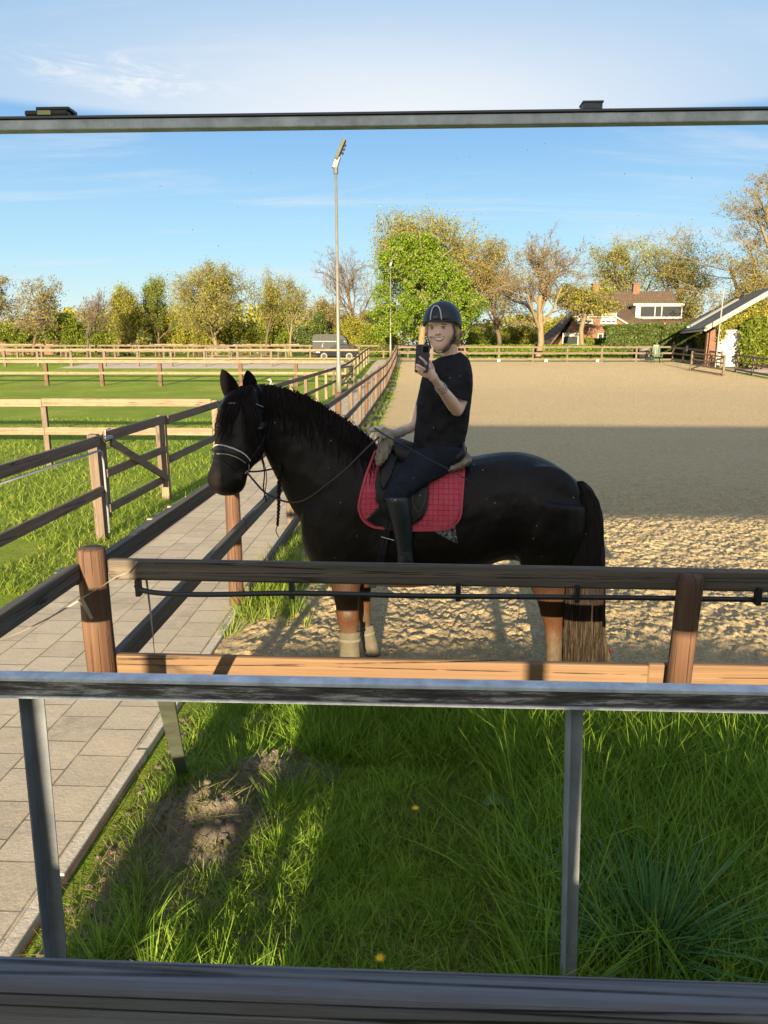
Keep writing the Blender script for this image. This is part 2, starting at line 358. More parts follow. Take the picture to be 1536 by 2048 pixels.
def brick_mat():
    t = NT('house brick'); v = t.co('Object'); br = t.N('ShaderNodeTexBrick'); sx = t.N('ShaderNodeSeparateXYZ'); t.L(v, sx.inputs[0]); cm = t.N('ShaderNodeCombineXYZ')
    t.L(t.math('ADD', sx.outputs[0], sx.outputs[1]), cm.inputs[0]); t.L(sx.outputs[2], cm.inputs[1]); t.L(cm.outputs[0], br.inputs['Vector'])
    br.inputs['Scale'].default_value = 1; br.inputs['Brick Width'].default_value = 0.3; br.inputs['Row Height'].default_value = 0.12; br.inputs['Mortar Size'].default_value = 0.012
    br.inputs['Color1'].default_value = (0.12, 0.05, 0.028, 1); br.inputs['Color2'].default_value = (0.17, 0.082, 0.045, 1); br.inputs['Mortar'].default_value = (0.13, 0.105, 0.085, 1)
    n = t.noise(v, 0.9, 5); c = t.mix(t.mr(n, 0.35, 0.7, 0, 0.4), br.outputs[0], (0.11, 0.062, 0.038)); t.set(c, 0.9); t.bump(br.outputs[1], -0.3, 0.01); return t.m
def tile_mat(name, c1, c2, w=0.28, hgt=0.3):
    t = NT(name); v = t.co('Object'); sx = t.N('ShaderNodeSeparateXYZ'); t.L(v, sx.inputs[0])
    a = t.math('SINE', t.math('MULTIPLY', sx.outputs[0], 6.283 / w)); b = t.math('FRACT', t.math('MULTIPLY', sx.outputs[2], 1 / hgt))
    n = t.noise(v, 2.5, 8, 0.75); c = t.ramp(n, [(0.3, c1), (0.7, c2)]); c = t.mix(t.mr(a, -1, -0.3, 0.5, 0), c, tuple(x * 0.4 for x in c1)); c = t.mix(t.mr(b, 0.0, 0.15, 0.5, 0), c, tuple(x * 0.5 for x in c1))
    t.set(c, 0.8); t.bump(t.math('ADD', a, t.math('MULTIPLY', b, -1.0)), 0.6, 0.04); return t.m
def leaf_mat(name, c1, c2, c3, trans=0.35, scale=1.6):
    t = NT(name); v = t.co('Object'); n = t.noise(v, scale, 3); n2 = t.noise(v, scale * 9, 2)
    g = t.N('ShaderNodeNewGeometry'); rn = g.outputs['Random Per Island']
    c = t.ramp(rn, [(0.0, c1), (0.5, c2), (1.0, c3)]); c = t.mix(t.mr(n, 0.3, 0.7, 0, 0.5), c, c1)
    t.set(c, 0.6, spec=0.25); tr = t.N('ShaderNodeBsdfTranslucent'); t.L(c, tr.inputs[0]); mx = t.N('ShaderNodeMixShader'); mx.inputs[0].default_value = trans
    t.L(t.b.outputs[0], mx.inputs[1]); t.L(tr.outputs[0], mx.inputs[2]); t.L(mx.outputs[0], t.out.inputs[0]); return t.m
def bark_mat(name, c1, c2):
    t = NT(name); v = t.co('Object', (6, 6, 1.5)); n = t.noise(v, 2, 7, 0.7); t.set(t.ramp(n, [(0.3, c1), (0.7, c2)]), 0.9); t.bump(n, 0.7, 0.05); return t.m
M['ground'] = ground_mat(); M['sand'] = sand_mat(); M['pave'] = pave_mat(); M['soil'] = soil_mat(); M['brick'] = brick_mat()
M['tile'] = tile_mat('brown roof tiles', (0.055, 0.036, 0.024), (0.115, 0.080, 0.055)); M['slate'] = tile_mat('grey roof sheets', (0.07, 0.068, 0.065), (0.15, 0.14, 0.125), 0.5, 1.2)
M['kerb'] = simple('concrete kerb', (0.48, 0.43, 0.34), 0.93, 0, 0.25, 9, 0.4)
M['yard'] = simple('yard paving', (0.40, 0.35, 0.29), 0.95, 0, 0.15, 2, 0.2)
M['bark'] = bark_mat('brown bark', (0.050, 0.035, 0.022), (0.120, 0.087, 0.055)); M['bark_pale'] = bark_mat('ochre bark', (0.105, 0.082, 0.045), (0.205, 0.165, 0.095)); M['bark_grey'] = bark_mat('grey twigs', (0.085, 0.062, 0.048), (0.165, 0.128, 0.095))
M['leaf_lime'] = leaf_mat('lime leaves', (0.055, 0.11, 0.006), (0.145, 0.23, 0.014), (0.24, 0.33, 0.025))
M['leaf_olive'] = leaf_mat('olive young leaves', (0.13, 0.145, 0.020), (0.235, 0.235, 0.034), (0.34, 0.31, 0.055))
M['leaf_gold'] = leaf_mat('golden buds', (0.14, 0.13, 0.030), (0.23, 0.205, 0.050), (0.32, 0.27, 0.075))
M['leaf_green'] = leaf_mat('green leaves', (0.08, 0.115, 0.013), (0.135, 0.18, 0.02), (0.21, 0.24, 0.035))
M['leaf_dark'] = leaf_mat('dark hedge leaves', (0.035, 0.06, 0.015), (0.065, 0.10, 0.022), (0.12, 0.15, 0.035), 0.2)
M['hedge'] = leaf_mat('bright hedge leaves', (0.060, 0.120, 0.009), (0.120, 0.198, 0.018), (0.174, 0.240, 0.030))
M['blossom'] = leaf_mat('pale blossom', (0.225, 0.200, 0.125), (0.310, 0.290, 0.200), (0.350, 0.325, 0.250))
M['blade'] = leaf_mat('grass blades', (0.11, 0.21, 0.018), (0.21, 0.36, 0.035), (0.38, 0.50, 0.07), 0.45, 2.5)
M['blade_dry'] = leaf_mat('short dry grass', (0.10, 0.13, 0.025), (0.20, 0.21, 0.06), (0.34, 0.29, 0.13), 0.35, 2.5)
M['blade_blue'] = leaf_mat('blue green tussock', (0.055, 0.15, 0.045), (0.10, 0.24, 0.075), (0.20, 0.35, 0.13), 0.35, 2.5)
# ---------------------------------------------------------------- ground, sand, path
def hash2(ix, iy, seed):
    h = (ix.astype(np.int64) * 374761393 + iy.astype(np.int64) * 668265263 + seed * 982451653) & 0x7fffffff
    h = (h ^ (h >> 13)) * 1274126177 & 0x7fffffff
    return ((h ^ (h >> 16)) & 0xffff) / 65535.0
def vnoise(x, y, seed=0):
    ix, iy = np.floor(x), np.floor(y); fx, fy = x - ix, y - iy; fx = fx * fx * (3 - 2 * fx); fy = fy * fy * (3 - 2 * fy)
    a, b, c, d = hash2(ix, iy, seed), hash2(ix + 1, iy, seed), hash2(ix, iy + 1, seed), hash2(ix + 1, iy + 1, seed)
    return (a * (1 - fx) + b * fx) * (1 - fy) + (c * (1 - fx) + d * fx) * fy
def fbm(x, y, o=4, seed=0, g=0.5):
    s = 0; a = 1; t = 0
    for k in range(o): s = s + a * vnoise(x * 2 ** k, y * 2 ** k, seed + k); t += a; a *= g
    return s / t
def gzv(Y):
    t = np.clip((Y - 35) / 30, 0, 1); return 0.9 * t * t * (3 - 2 * t)
def grid(xs, ys, zf):
    X, Y = np.meshgrid(xs, ys); Z = zf(X, Y); V = np.stack([X, Y, Z], -1).reshape(-1, 3); nx, ny = len(xs), len(ys)
    i = np.arange(nx - 1)[None, :] + np.arange(ny - 1)[:, None] * nx; F = np.stack([i, i + 1, i + nx + 1, i + nx], -1).reshape(-1, 4)
    return V, F
ys = np.concatenate([np.linspace(-30, 34, 33), np.linspace(35, 66, 32), np.array([80, 100, 140, 200, 300, 500, 900, 1600])])
xs = np.concatenate([np.array([-900, -400, -200, -100]), np.linspace(-60, 60, 41), np.array([100, 200, 400, 900])])
V, F = grid(xs, ys, lambda X, Y: gzv(Y)); tag(mesh_obj('ground', V, F, M['ground'], smooth=True), kind='structure')
AX0, AX1, AY1 = -1.47, 21.0, 61.5
def join(parts):
    Vs = []; Fs = []; b = 0
    for V, F in parts: Vs.append(V); Fs.append(F + b); b += len(V)
    return np.concatenate(Vs), np.concatenate(Fs)
def sandz(X, Y):
    n = fbm(X * 2.3, Y * 2.3, 4, 3, 0.55) ; m = fbm(X * 13, Y * 13, 3, 11, 0.6); k = fbm(X * 1.0 + 5, Y * 1.4, 2, 21)
    clod = np.clip(fbm(X * 32, Y * 32, 2, 31) - 0.5, 0, 1)
    fade = np.clip((13.4 - Y) / 3.0, 0, 1) * np.clip((X + 1.5) / 0.35, 0.2, 1)
    return 0.022 + fade * (0.050 * np.clip(n - 0.22, 0, 1) + 0.040 * np.clip(m - 0.25, 0, 1) + 0.060 * clod) 
near = grid(np.arange(-1.47, 7.4, 0.017), np.arange(4.4, 13.5, 0.019), sandz)
far = grid(np.concatenate([[AX0], np.linspace(-0.6, AX1, 12)]), np.concatenate([np.linspace(4.3, 35, 20), np.linspace(36, AY1, 27)]), lambda X, Y: gzv(Y) + 0.012 - 0.02 * 0)
tag(mesh_obj('sand', *join([far, near]), M['sand'], smooth=True), kind='structure')
PX0, PX1 = -3.2, -1.535
path = grid(np.linspace(PX0, PX1, 4), np.concatenate([np.linspace(0.5, 35, 30), np.linspace(36, 66, 31)]), lambda X, Y: gzv(Y) + 0.045)
tag(mesh_obj('path', *path, M['pave']), kind='structure')
m = MB()
y = 0.6
while y < 60:                                            # kerb stones, one by one
    L_ = 0.98; m.box(PX1 + 0.002, PX1 + 0.062, y, y + L_, gz(y) - 0.1, gz(y) + 0.052 + random.uniform(-0.004, 0.004), bev=0.006); y += 1.0
tag(m.build('kerb', M['kerb']), kind='structure')
yardV, yardF = grid(np.linspace(21.6, 48, 8), np.linspace(36, 66, 20), lambda X, Y: gzv(Y) + 0.02); yard2 = grid(np.linspace(-4.5, 22, 10), np.linspace(63.0, 66.5, 4), lambda X, Y: gzv(Y) + 0.024)
tag(mesh_obj('yard_pavement', *join([(yardV, yardF), yard2]), M['yard']), kind='structure')
trk = grid(np.linspace(-26, -5, 8), np.linspace(52.5, 60, 8), lambda X, Y: gzv(Y) + 0.012); tag(mesh_obj('dirt_track_surface', *trk, M['yard']), kind='structure')
m = MB(); m.tube([(-1.462 + 0.006 * math.sin(k * 1.7), 1.3 + k * 0.2, 0.028 + 0.012 * math.sin(k)) for k in range(12)], 0.003, 5)
tag(m.build('red_cable', simple('red cable', (0.16, 0.03, 0.02), 0.6)), 'thin red cable lying along the path kerb below the mirror', 'cable')

# ---------------------------------------------------------------- dug earth, soil
def moundz(X, Y):
    d = np.exp(-(((X + 0.95) / 0.23) ** 2 + ((Y - 2.98) / 0.27) ** 2) * 1.5); e = np.exp(-(((X + 0.80) / 0.22) ** 2 + ((Y - 3.45) / 0.2) ** 2) * 1.6)
    n = fbm(X * 6, Y * 6, 5, 44, 0.65) + 0.45 * (fbm(X * 26, Y * 26, 3, 48, 0.6) - 0.5); ed = np.clip(np.minimum(np.minimum(X + 1.46, -0.30 - X) / 0.25, np.minimum(Y - 2.0, 4.2 - Y) / 0.2), 0, 1)
    return -0.012 + ed * (0.014 + 0.07 * (n - 0.35)) + (0.17 * d + 0.10 * e) * (0.55 + 0.9 * n)
V, F = grid(np.arange(-1.46, -0.29, 0.014), np.arange(2.0, 4.2, 0.016), moundz); tag(mesh_obj('dirt_mound', V, F, M['soil'], smooth=True), 'lumpy heap of bare dug earth beside the path kerb', 'earth heap')

m = MB(); rg = random.Random(12)
for k in range(420):
    X = -1.43 + abs(rg.gauss(0, 0.28)) if k % 2 else rg.gauss(-0.93, 0.24); Y = rg.uniform(2.05, 4.1) if k % 2 else rg.gauss(3.0, 0.28)
    if X < -1.44 or X > -0.35: continue
    r = rg.choice([0.005, 0.007, 0.010, 0.016]); z_ = float(moundz(np.array([X]), np.array([Y]))[0]); c_ = Vector((X, Y, max(0.0, z_) + r * 0.5)); b_ = len(m.V); m.ball(c_, r, seg=6, rings=4, sc3=(rg.uniform(.7, 1.4), rg.uniform(.7, 1.4), rg.uniform(.5, .9)))
    for i in range(b_, len(m.V)): m.V[i] += Vector((rg.uniform(-1, 1), rg.uniform(-1, 1), rg.uniform(-1, 1))) * r * 0.22
tag(m.build('soil_clods', M['soil']), 'crumbs of loose soil strewn between kerb and earth heap', 'soil crumbs', kind='stuff')
# ---------------------------------------------------------------- grass blades
def blades(px, py, h, w, leanx, leany, bend, zb=None, seg=3):
    n = len(px); az = np.random.uniform(0, 2 * np.pi, n); sx, sy = np.cos(az), np.sin(az)
    zb = np.zeros(n) if zb is None else zb; Vs = []
    for k in range(seg + 1):
        t = k / seg; ww = w * (1 - t) ** 0.7 * 0.5 + 0.0003
        cx = px + leanx * h * t + leanx * bend * h * t * t; cy = py + leany * h * t + leany * bend * h * t * t
        cz = zb + h * (t - 0.35 * bend * t * t * np.minimum(1, np.hypot(leanx, leany) * 1.3))
        Vs += [np.stack([cx - sx * ww, cy - sy * ww, cz], 1), np.stack([cx + sx * ww, cy + sy * ww, cz], 1)]
    V = np.stack(Vs, 1).reshape(-1, 3); b = (np.arange(n) * (2 * (seg + 1)))[:, None]
    F = np.concatenate([b + np.array([2 * k, 2 * k + 1, 2 * k + 3, 2 * k + 2]) for k in range(seg)], 0)
    return V, F
def tufts(cx, cy, per, rad, h, w, lean, bend, jit=0.35):
    n = len(cx) * per; X = np.repeat(cx, per); Y = np.repeat(cy, per); a = np.random.uniform(0, 2 * np.pi, n); r = np.random.uniform(0, 1, n) ** 0.7
    H = np.repeat(h, per) * np.random.uniform(0.45, 1.15, n); ln = lean * r + np.random.normal(0, 0.08, n)
    return X + np.cos(a) * r * rad, Y + np.sin(a) * r * rad, H, w * np.random.uniform(0.6, 1.3, n), np.cos(a) * ln, np.sin(a) * ln, np.random.uniform(0.2, 1.0, n) * bend
def cap_h(Y, h):   # what grows under the mirror stays lower than its bottom rail's sight line
    return np.minimum(h, np.maximum(0.03, 0.80 * (2.25 - 0.483 * Y)))
def near_grass():
    parts = []
    # short lawn
    n = 62000; X = np.random.uniform(-1.44, 2.5, n); Y = np.random.uniform(1.9, 4.5, n)
    bare = fbm(X * 2.2, Y * 2.2, 3, 5); mound = np.exp(-(((X + 0.93) / 0.3) ** 2 + ((Y - 3.0) / 0.36) ** 2)) + np.exp(-(((X + 0.80) / 0.22) ** 2 + ((Y - 3.45) / 0.2) ** 2)) + 0.9 * np.clip((-1.12 - X) / 0.22, 0, 1)
    k = (mound < 0.30 + 0.45 * np.random.rand(n)) & (bare + np.random.uniform(-0.35, 0.35, n) > 0.30); X, Y = X[k], Y[k]; n = len(X)
    parts.append(blades(X, Y, cap_h(Y, np.random.uniform(0.025, 0.085, n) * (0.8 + fbm(X * 3, Y * 3, 2, 9))), np.random.uniform(0.003, 0.006, n), np.random.normal(0, 0.45, n), np.random.normal(0, 0.45, n), np.random.uniform(0.2, 1, n)))
    # medium tufts everywhere
    n = 1500; X = np.random.uniform(-1.3, 2.4, n); Y = np.random.uniform(1.95, 4.35, n); k = (np.exp(-(((X + 0.95) / 0.30) ** 2 + ((Y - 3.05) / 0.38) ** 2)) < 0.40) & (fbm(X * 1.6, Y * 1.6, 3, 8) > 0.30); X, Y = X[k], Y[k]
    parts.append(blades(*(lambda q: (q[0], q[1], cap_h(q[1], q[2]), *q[3:]))(tufts(X, Y, 22, 0.04, np.random.uniform(0.05, 0.115, len(X)), 0.0055, 0.75, 0.9))))
    # tall lush grass to the right
    n = 900; X = np.random.uniform(0.25, 2.5, n); Y = np.random.uniform(1.95, 4.25, n); lush = np.clip((X - 0.30) / 0.4, 0, 1) + np.clip((Y - 3.3) / 0.7, 0, 0.7); k = np.random.rand(n) < lush; X, Y = X[k], Y[k]
    parts.append(blades(*(lambda q: (q[0], q[1], cap_h(q[1], q[2]), *q[3:]))(tufts(X, Y, 36, 0.06, np.random.uniform(0.18, 0.40, len(X)), 0.0075, 0.65, 1.0)), seg=4))
    n = 260; X = np.random.uniform(-0.7, 0.4, n); Y = np.random.uniform(3.55, 4.25, n)
    parts.append(blades(*(lambda q: (q[0], q[1], cap_h(q[1], q[2]), *q[3:]))(tufts(X, Y, 30, 0.05, np.random.uniform(0.10, 0.24, n), 0.007, 0.6, 0.9))))
    # tufts that catch the sun
    q = np.array([(-0.86, 3.55), (-0.76, 3.45), (-0.93, 3.40), (-0.66, 3.10), (-0.60, 3.22), (-0.62, 2.9), (-0.93, 2.12), (-0.84, 2.18), (-0.70, 2.08), (-0.62, 2.16), (-0.52, 2.07), (-0.44, 2.14), (-1.12, 2.5), (-1.2, 3.35), (-1.14, 2.2), (-1.05, 2.3)])
    parts.append(blades(*tufts(q[:, 0], q[:, 1], 90, 0.06, np.random.uniform(0.12, 0.2, len(q)), 0.0065, 0.7, 0.9)))
    return join(parts)
tag(mesh_obj('grass', *near_grass(), M['blade']), 'green grass growing below the mirror, short left and tall right', 'grass', kind='stuff')
def dry():
    n = 30000; X = np.random.uniform(-1.40, 1.2, n); Y = np.random.uniform(1.95, 4.4, n); k = (fbm(X * 1.9 + 4, Y * 1.9, 3, 77) > 0.44); X, Y = X[k], Y[k]; n = len(X)
    return blades(X, Y, cap_h(Y, np.random.uniform(0.015, 0.06, n)), np.random.uniform(0.003, 0.006, n), np.random.normal(0, 0.9, n), np.random.normal(0, 0.9, n), np.random.uniform(0.2, 1, n), zb=np.where(X < -0.3, np.maximum(0, moundz(X, Y)) - 0.004, 0))
tag(mesh_obj('dry_grass', *dry(), M['blade_dry']), 'short yellowish dry grass between the green tufts', 'grass', kind='stuff')
q = tufts(np.array([0.92]), np.array([2.33]), 520, 0.10, np.array([0.42]), 0.0085, 0.85, 1.1)
tag(mesh_obj('grass_tussock', *blades(*q, seg=5), M['blade_blue']), 'big blue green grass tussock right of the right steel leg', 'tussock')
q = tufts(np.array([1.55]), np.array([2.15]), 300, 0.10, np.array([0.36]), 0.0085, 0.85, 1.1)
tag(mesh_obj('grass_tussock', *blades(*q, seg=5), M['blade_blue']), 'smaller blue green tussock at the right picture edge', 'tussock')
def strip_grass():
    parts = []
    cx = []; cy = []; hh = []
    for k in range(1500):
        Y = 4.9 + (random.random() ** 1.7) * 50; X = random.uniform(-1.46, -0.86 - 0.22 * random.random()); 
        if fbm(np.array([X * 1.3]), np.array([Y * 0.9]), 2, 60)[0] < 0.40: continue
        if Y > 20 and random.random() < 0.3: continue
        cx.append(X); cy.append(Y); hh.append(random.uniform(0.06, 0.2))
    cx += [random.gauss(-1.20, 0.13) for _ in range(46)]; cy += [random.uniform(5.5, 7.2) for _ in range(46)]; hh += [random.uniform(0.16, 0.32) for _ in range(46)]
    q = list(tufts(np.array(cx), np.array(cy), 26, 0.06, np.array(hh), 0.008, 0.6, 0.8)); zb = gzv(q[1])
    parts.append(blades(*q, zb=zb))
    # paddock turf left of the path
    n = 42000; Y = 6.2 + np.random.rand(n) ** 1.6 * 16; X = -3.25 - np.random.rand(n) * (2.5 + (Y - 5) * 0.62)
    k = fbm(X * 0.9, Y * 0.9, 3, 71) > 0.36; X, Y = X[k], Y[k]; n = len(X)
    parts.append(blades(X, Y, np.random.uniform(0.03, 0.10, n) * (0.6 + fbm(X, Y, 2, 90)), np.random.uniform(0.006, 0.012, n) * (Y / 10) ** 0.5, np.random.normal(0, 0.45, n), np.random.normal(0, 0.45, n), np.random.uniform(0.2, 1, n)))
    return join(parts)
tag(mesh_obj('verge_grass', *strip_grass(), leaf_mat('verge grass', (0.10, 0.17, 0.018), (0.19, 0.28, 0.032), (0.34, 0.38, 0.08), 0.35, 2)), 'grass along the arena fence and on the paddock turf', 'grass', kind='stuff')

def leaf_plant(name, label, X, Y, n, size, col, cat='plant'):
    m = MB()
    for k in range(n):
        a = 2 * math.pi * k / n + random.uniform(-0.3, 0.3); L_ = size * random.uniform(0.7, 1.1); up = random.uniform(0.35, 0.9); V = []; F = []
        s = 8
        for i in range(s + 1):
            t = i / s; wv = 0.30 * L_ * math.sin(math.pi * min(1, t * 0.92 + 0.06)) ** 0.8 * (1 + 0.12 * math.sin(t * 19 + k)); r = L_ * t; z = up * L_ * (t - 0.75 * t * t) + 0.02
            c = Vector((X + math.cos(a) * r, Y + math.sin(a) * r, z)); sd_ = Vector((-math.sin(a), math.cos(a), 0))
            V += [c - sd_ * wv + Vector((0, 0, wv * 0.35)), c, c + sd_ * wv + Vector((0, 0, wv * 0.35))]
        for i in range(s):
            b = i * 3; F += [(b, b + 1, b + 4, b + 3), (b + 1, b + 2, b + 5, b + 4)]
        m.add(V, F)
    return tag(m.build(name, col, smooth=True), label, cat)
g = P(655, 1440, 3.86); leaf_plant('dock_plant', 'bright broad leaved dock plant behind the mirror\'s bottom rail', g.x, 3.86, 7, 0.19, leaf_mat('dock leaf', (0.10, 0.22, 0.02), (0.18, 0.34, 0.03), (0.26, 0.42, 0.05), 0.4))
g = P(1030, 1570, 3.18); leaf_plant('dock_plant', 'dull blue green broad leaf plant left of the right steel leg', g.x, 3.18, 4, 0.17, leaf_mat('dull dock leaf', (0.05, 0.12, 0.04), (0.08, 0.17, 0.06), (0.10, 0.20, 0.07), 0.2))
def dandelion(label, px, py, h):
    d = ray(px, py); k = (h - EYE) / d.z; X, Y = d.x * k, d.y * k
    e = empty('dandelion', label, 'flower', (X, Y, 0), 'yellow dandelions in the grass')
    m = MB(); m.tube([(X + 0.01, Y, 0), (X, Y, h)], 0.0025, 6); m.build('stem', M['blade'], e)
    m = MB()
    for k in range(34):
        a = k * 2.4; r = 0.017 * math.sqrt(k / 34) + 0.004; c = Vector((X, Y, h)); q = Vector((math.cos(a), math.sin(a), 0))
        m.add([c + q * r * 0.3 + Vector((-q.y, q.x, 0)) * 0.002, c + q * r * 0.3 - Vector((-q.y, q.x, 0)) * 0.002, c + q * (r + 0.006) + Vector((0, 0, 0.006 - r * 0.2))], [(0, 1, 2)])
    m.ball((X, Y, h + 0.001), 0.011, sc3=(1, 1, 0.4)); m.build('petal_head', simple('dandelion yellow', (0.75, 0.42, 0.01), 0.7), e)
dandelion('dandelion just above the foreground rail', 760, 1916, 0.10)
dandelion('small dandelion halfway up the lawn, left of the right leg', 831, 1616, 0.09)

# ---------------------------------------------------------------- foreground rail
m = MB(); m.box(-1.6, 1.8, 0.653, 0.70, 1.43, 1.55, bev=0.012); 
tag(m.build('fence_rail', wood('foreground timber', (0.018, 0.016, 0.018), (0.090, 0.084, 0.088), (0.26, 0.27, 0.30), 0, grain=85, greys=(0.13, 0.145, 0.18))), 'dark weathered timber rail across the bottom of the picture', 'fence rail')

# ---------------------------------------------------------------- mirror frame
mir = empty('arena_mirror', 'wide outdoor arena mirror in a grey frame on steel legs', 'mirror', (0, 2.01, 0))
m = MB(); m.box(-2.1, 2.6, 2.0, 2.035, 2.788, 2.813, bev=0.003); m.build('top_rail', M['frame'], mir)
m = MB(); m.box(-2.1, 2.6, 1.996, 2.05, 2.815, 2.820); m.build('cap_strip', M['steel_dk'], mir)
m = MB(); m.box(-2.1, 2.6, 1.992, 2.04, 1.247, 1.261, bev=0.003); m.box(-2.1, 2.6, 1.996, 2.06, 1.189, 1.197); m.build('bottom_channel', M['frame'], mir)
m = MB(); m.box(-2.1, 2.6, 2.000, 2.05, 1.198, 1.246, bev=0.003); ob_ = NT('flaking old board'); n_ = ob_.noise(ob_.co('Object', (5, 30, 60)), 1.0, 9, 0.8, 0.4); ob_.set(ob_.ramp(n_, [(0.40, (0.03, 0.028, 0.03)), (0.52, (0.09, 0.085, 0.085)), (0.60, (0.36, 0.36, 0.38))]), 0.9); ob_.bump(n_, 0.8, 0.006); m.build('bottom_board', ob_.m, mir)
for (xt, xb) in ((-1.232, -1.262), (0.482, 0.528)):
    m = MB(); m.beam((xt, 2.06, 1.188), (xb, 2.06, -0.05), 0.045, 0.006, bev=0.001); m.beam((xt + (0.024 if xt < 0 else 0.024), 2.09, 1.188), (xb + 0.024, 2.09, -0.05), 0.005, 0.055, bev=0.001); m.build('leg', M['steel'] if xt > 0 else simple('dull steel leg', (0.11, 0.125, 0.15), 0.7, 0, 0.3, 6, 0.1, 0.2), mir)
a, b = P(328, 1396, 2.10), P(362, 1505, 3.5); m = MB(); m.beam((a.x, 2.10, 1.19), (b.x, 3.5, -0.05), 0.055, 0.03, bev=0.002); m.build('brace', simple('mossy steel strut', (0.10, 0.115, 0.09), 0.6, 0.3), mir)
m = MB()
for k in range(90):
    if k < 30: px, py = random.uniform(20, 1500), random.uniform(262, 560)
    else: px, py = random.gauss(860, 230), random.uniform(600, 1120)
    c = P(px, py, 2.02); r = random.choice([0.0006, 0.0008, 0.0010, 0.0013]); m.ball(c, r, seg=5, rings=3, sc3=(1, 0.3, random.uniform(0.7, 1.8)))
m.build('dust_specks', simple('dust', (0.42, 0.42, 0.42), 0.9), mir)['kind'] = 'stuff'
c0 = P(102, 232, 2.02)
e = empty('cable_box', 'black lumpy box with a pale label lying on the mirror\'s top rail', 'box', (c0.x, 2.02, 2.821))
m = MB(); m.box(c0.x - 0.058, c0.x + 0.054, 1.995, 2.055, 2.8205, 2.834, bev=0.005); m.box(c0.x - 0.03, c0.x + 0.058, 2.0, 2.05, 2.834, 2.843, bev=0.004); m.tube([(c0.x + 0.05, 2.03, 2.83), (c0.x + 0.062, 2.03, 2.826)], 0.006, 8); m.build('housing', M['black'], e)
m = MB(); m.box(c0.x - 0.022, c0.x + 0.012, 1.9925, 1.9945, 2.822, 2.832); m.build('label_plate', simple('yellowed label', (0.35, 0.33, 0.18), 0.6), e)
c0 = P(1182, 220, 2.02); m = MB(); m.box(c0.x - 0.024, c0.x + 0.024, 2.0, 2.04, 2.8205, 2.838, bev=0.002); m.box(c0.x - 0.026, c0.x + 0.026, 1.998, 2.042, 2.835, 2.8395, bev=0.001); tag(m.build('metal_bracket', M['steel_dk']), 'small grey block bracket on the mirror\'s top rail', 'bracket')

# ---------------------------------------------------------------- what throws the mirror's long shadow: unseen boards added behind the camera
XL = -1.56
sh = empty('shadow_boards', 'added shadow boards behind the camera that shade the arena', 'shadow boards', (3, -2.55, 0))
m = MB()
for (z0, z1) in ((1.89, 2.2), (2.2, 2.5), (2.5, 2.8), (2.8, 3.1), (3.1, 3.4), (3.4, 3.63)): m.box(XL, 14, -2.6, -2.57, z0 + 0.002, z1 + 0.002)
m.build('upper_boards', M['wood_brown_x'], sh)
m = MB(); m.box(XL, 14, -2.6, -2.57, 0, 0.72); m.box(XL, 14, -2.6, -2.57, 0.942, 0.998); m.box(XL, -1.32, -2.6, -2.57, 1.0, 1.18); m.box(-0.98, 14, -2.6, -2.57, 1.0, 1.18); m.box(XL, 14, -2.6, -2.57, 1.182, 1.24)
for xa, xb in ((XL, -1.24), (-1.10, -1.01), (-0.88, -0.82), (-0.70, 14)): m.box(xa, xb, -2.6, -2.57, 0.722, 0.94)  # gaps left so streaks of sun reach the grass
m.build('lower_boards', M['wood_brown_x'], sh)
m = MB(); m.box(-1.535, -1.455, -2.68, -2.61, 0, 3.6); m.build('post', M['wood_brown_z'], sh)  # added to keep the left mirror leg in shade
m = MB(); m.box(0.215, 0.305, -2.70, -2.61, 0, 3.6); m.build('post', M['wood_brown_z'], sh)  # added to keep the right mirror leg in shade
# ---------------------------------------------------------------- fences
def round_post(mb, x, y, z0, z1, r, m=0, lean=0.0):
    n = 7; pts = []; rr = []
    for k in range(n):
        t = k / (n - 1); pts.append((x + 0.004 * math.sin(3 * t + x * 9) + lean * t, y, z0 + (z1 - z0) * t)); rr.append(r * (1 + 0.035 * math.sin(5 * t + y)))
    mb.tube(pts, rr, 18, m)
    return mb
nf = empty('fence', 'reflected timber fence between horse and mirror with black hose', 'fence', (0, 3.07, 0))
m = MB(); m.tube([(-1.44, 3.07, 0.69), (-1.446, 3.07, 1.0), (-1.443, 3.07, 1.33), (-1.443, 3.07, 1.358), (-1.443, 3.07, 1.363)], [0.066, 0.066, 0.062, 0.060, 0.054], 22); m.build('post', M['wood_red_z'], nf, True)['label'] = 'thick reddish round corner post with tape tied round it'
m = MB(); m.tube([(1.192, 3.05, 0.70), (1.198, 3.05, 1.0), (1.203, 3.05, 1.25), (1.205, 3.05, 1.275), (1.205, 3.05, 1.285)], [0.052, 0.053, 0.055, 0.050, 0.040], 22); m.build('post', M['wood_red_z'], nf, True)['label'] = 'round brown post right of the horse\'s tail'
m = MB(); m.box(-1.372, 1.9, 3.06, 3.10, 1.215, 1.312, bev=0.010)
for k in (1,): 
    for i, v in enumerate(m.V): v.z -= 0.018 * (v.x + 1.37) / 3.2
m.build('top_rail', M['wood_dark_x'], nf)
m = MB(); m.box(-1.372, 1.065, 3.06, 3.10, 0.745, 0.853, bev=0.010); m.box(1.075, 1.9, 3.10, 3.14, 0.735, 0.843, bev=0.010)
for v in m.V: v.z -= 0.010 * (v.x + 1.37) / 3.2
m.build('lower_rail', M['wood_new_x'], nf)
m = MB(); pts = [(-1.245, 3.06, 1.195), (-1.22, 3.05, 1.175), (-1.12, 3.05, 1.160), (-0.9, 3.05, 1.158), (-0.5, 3.05, 1.170), (0, 3.05, 1.165), (0.5, 3.05, 1.168), (1.0, 3.08, 1.16), (1.9, 3.08, 1.158)]
m.tube([Vector(p) for p in catmull(pts, 5)], 0.0125, 10); m.build('hose', M['hose'], nf, True)
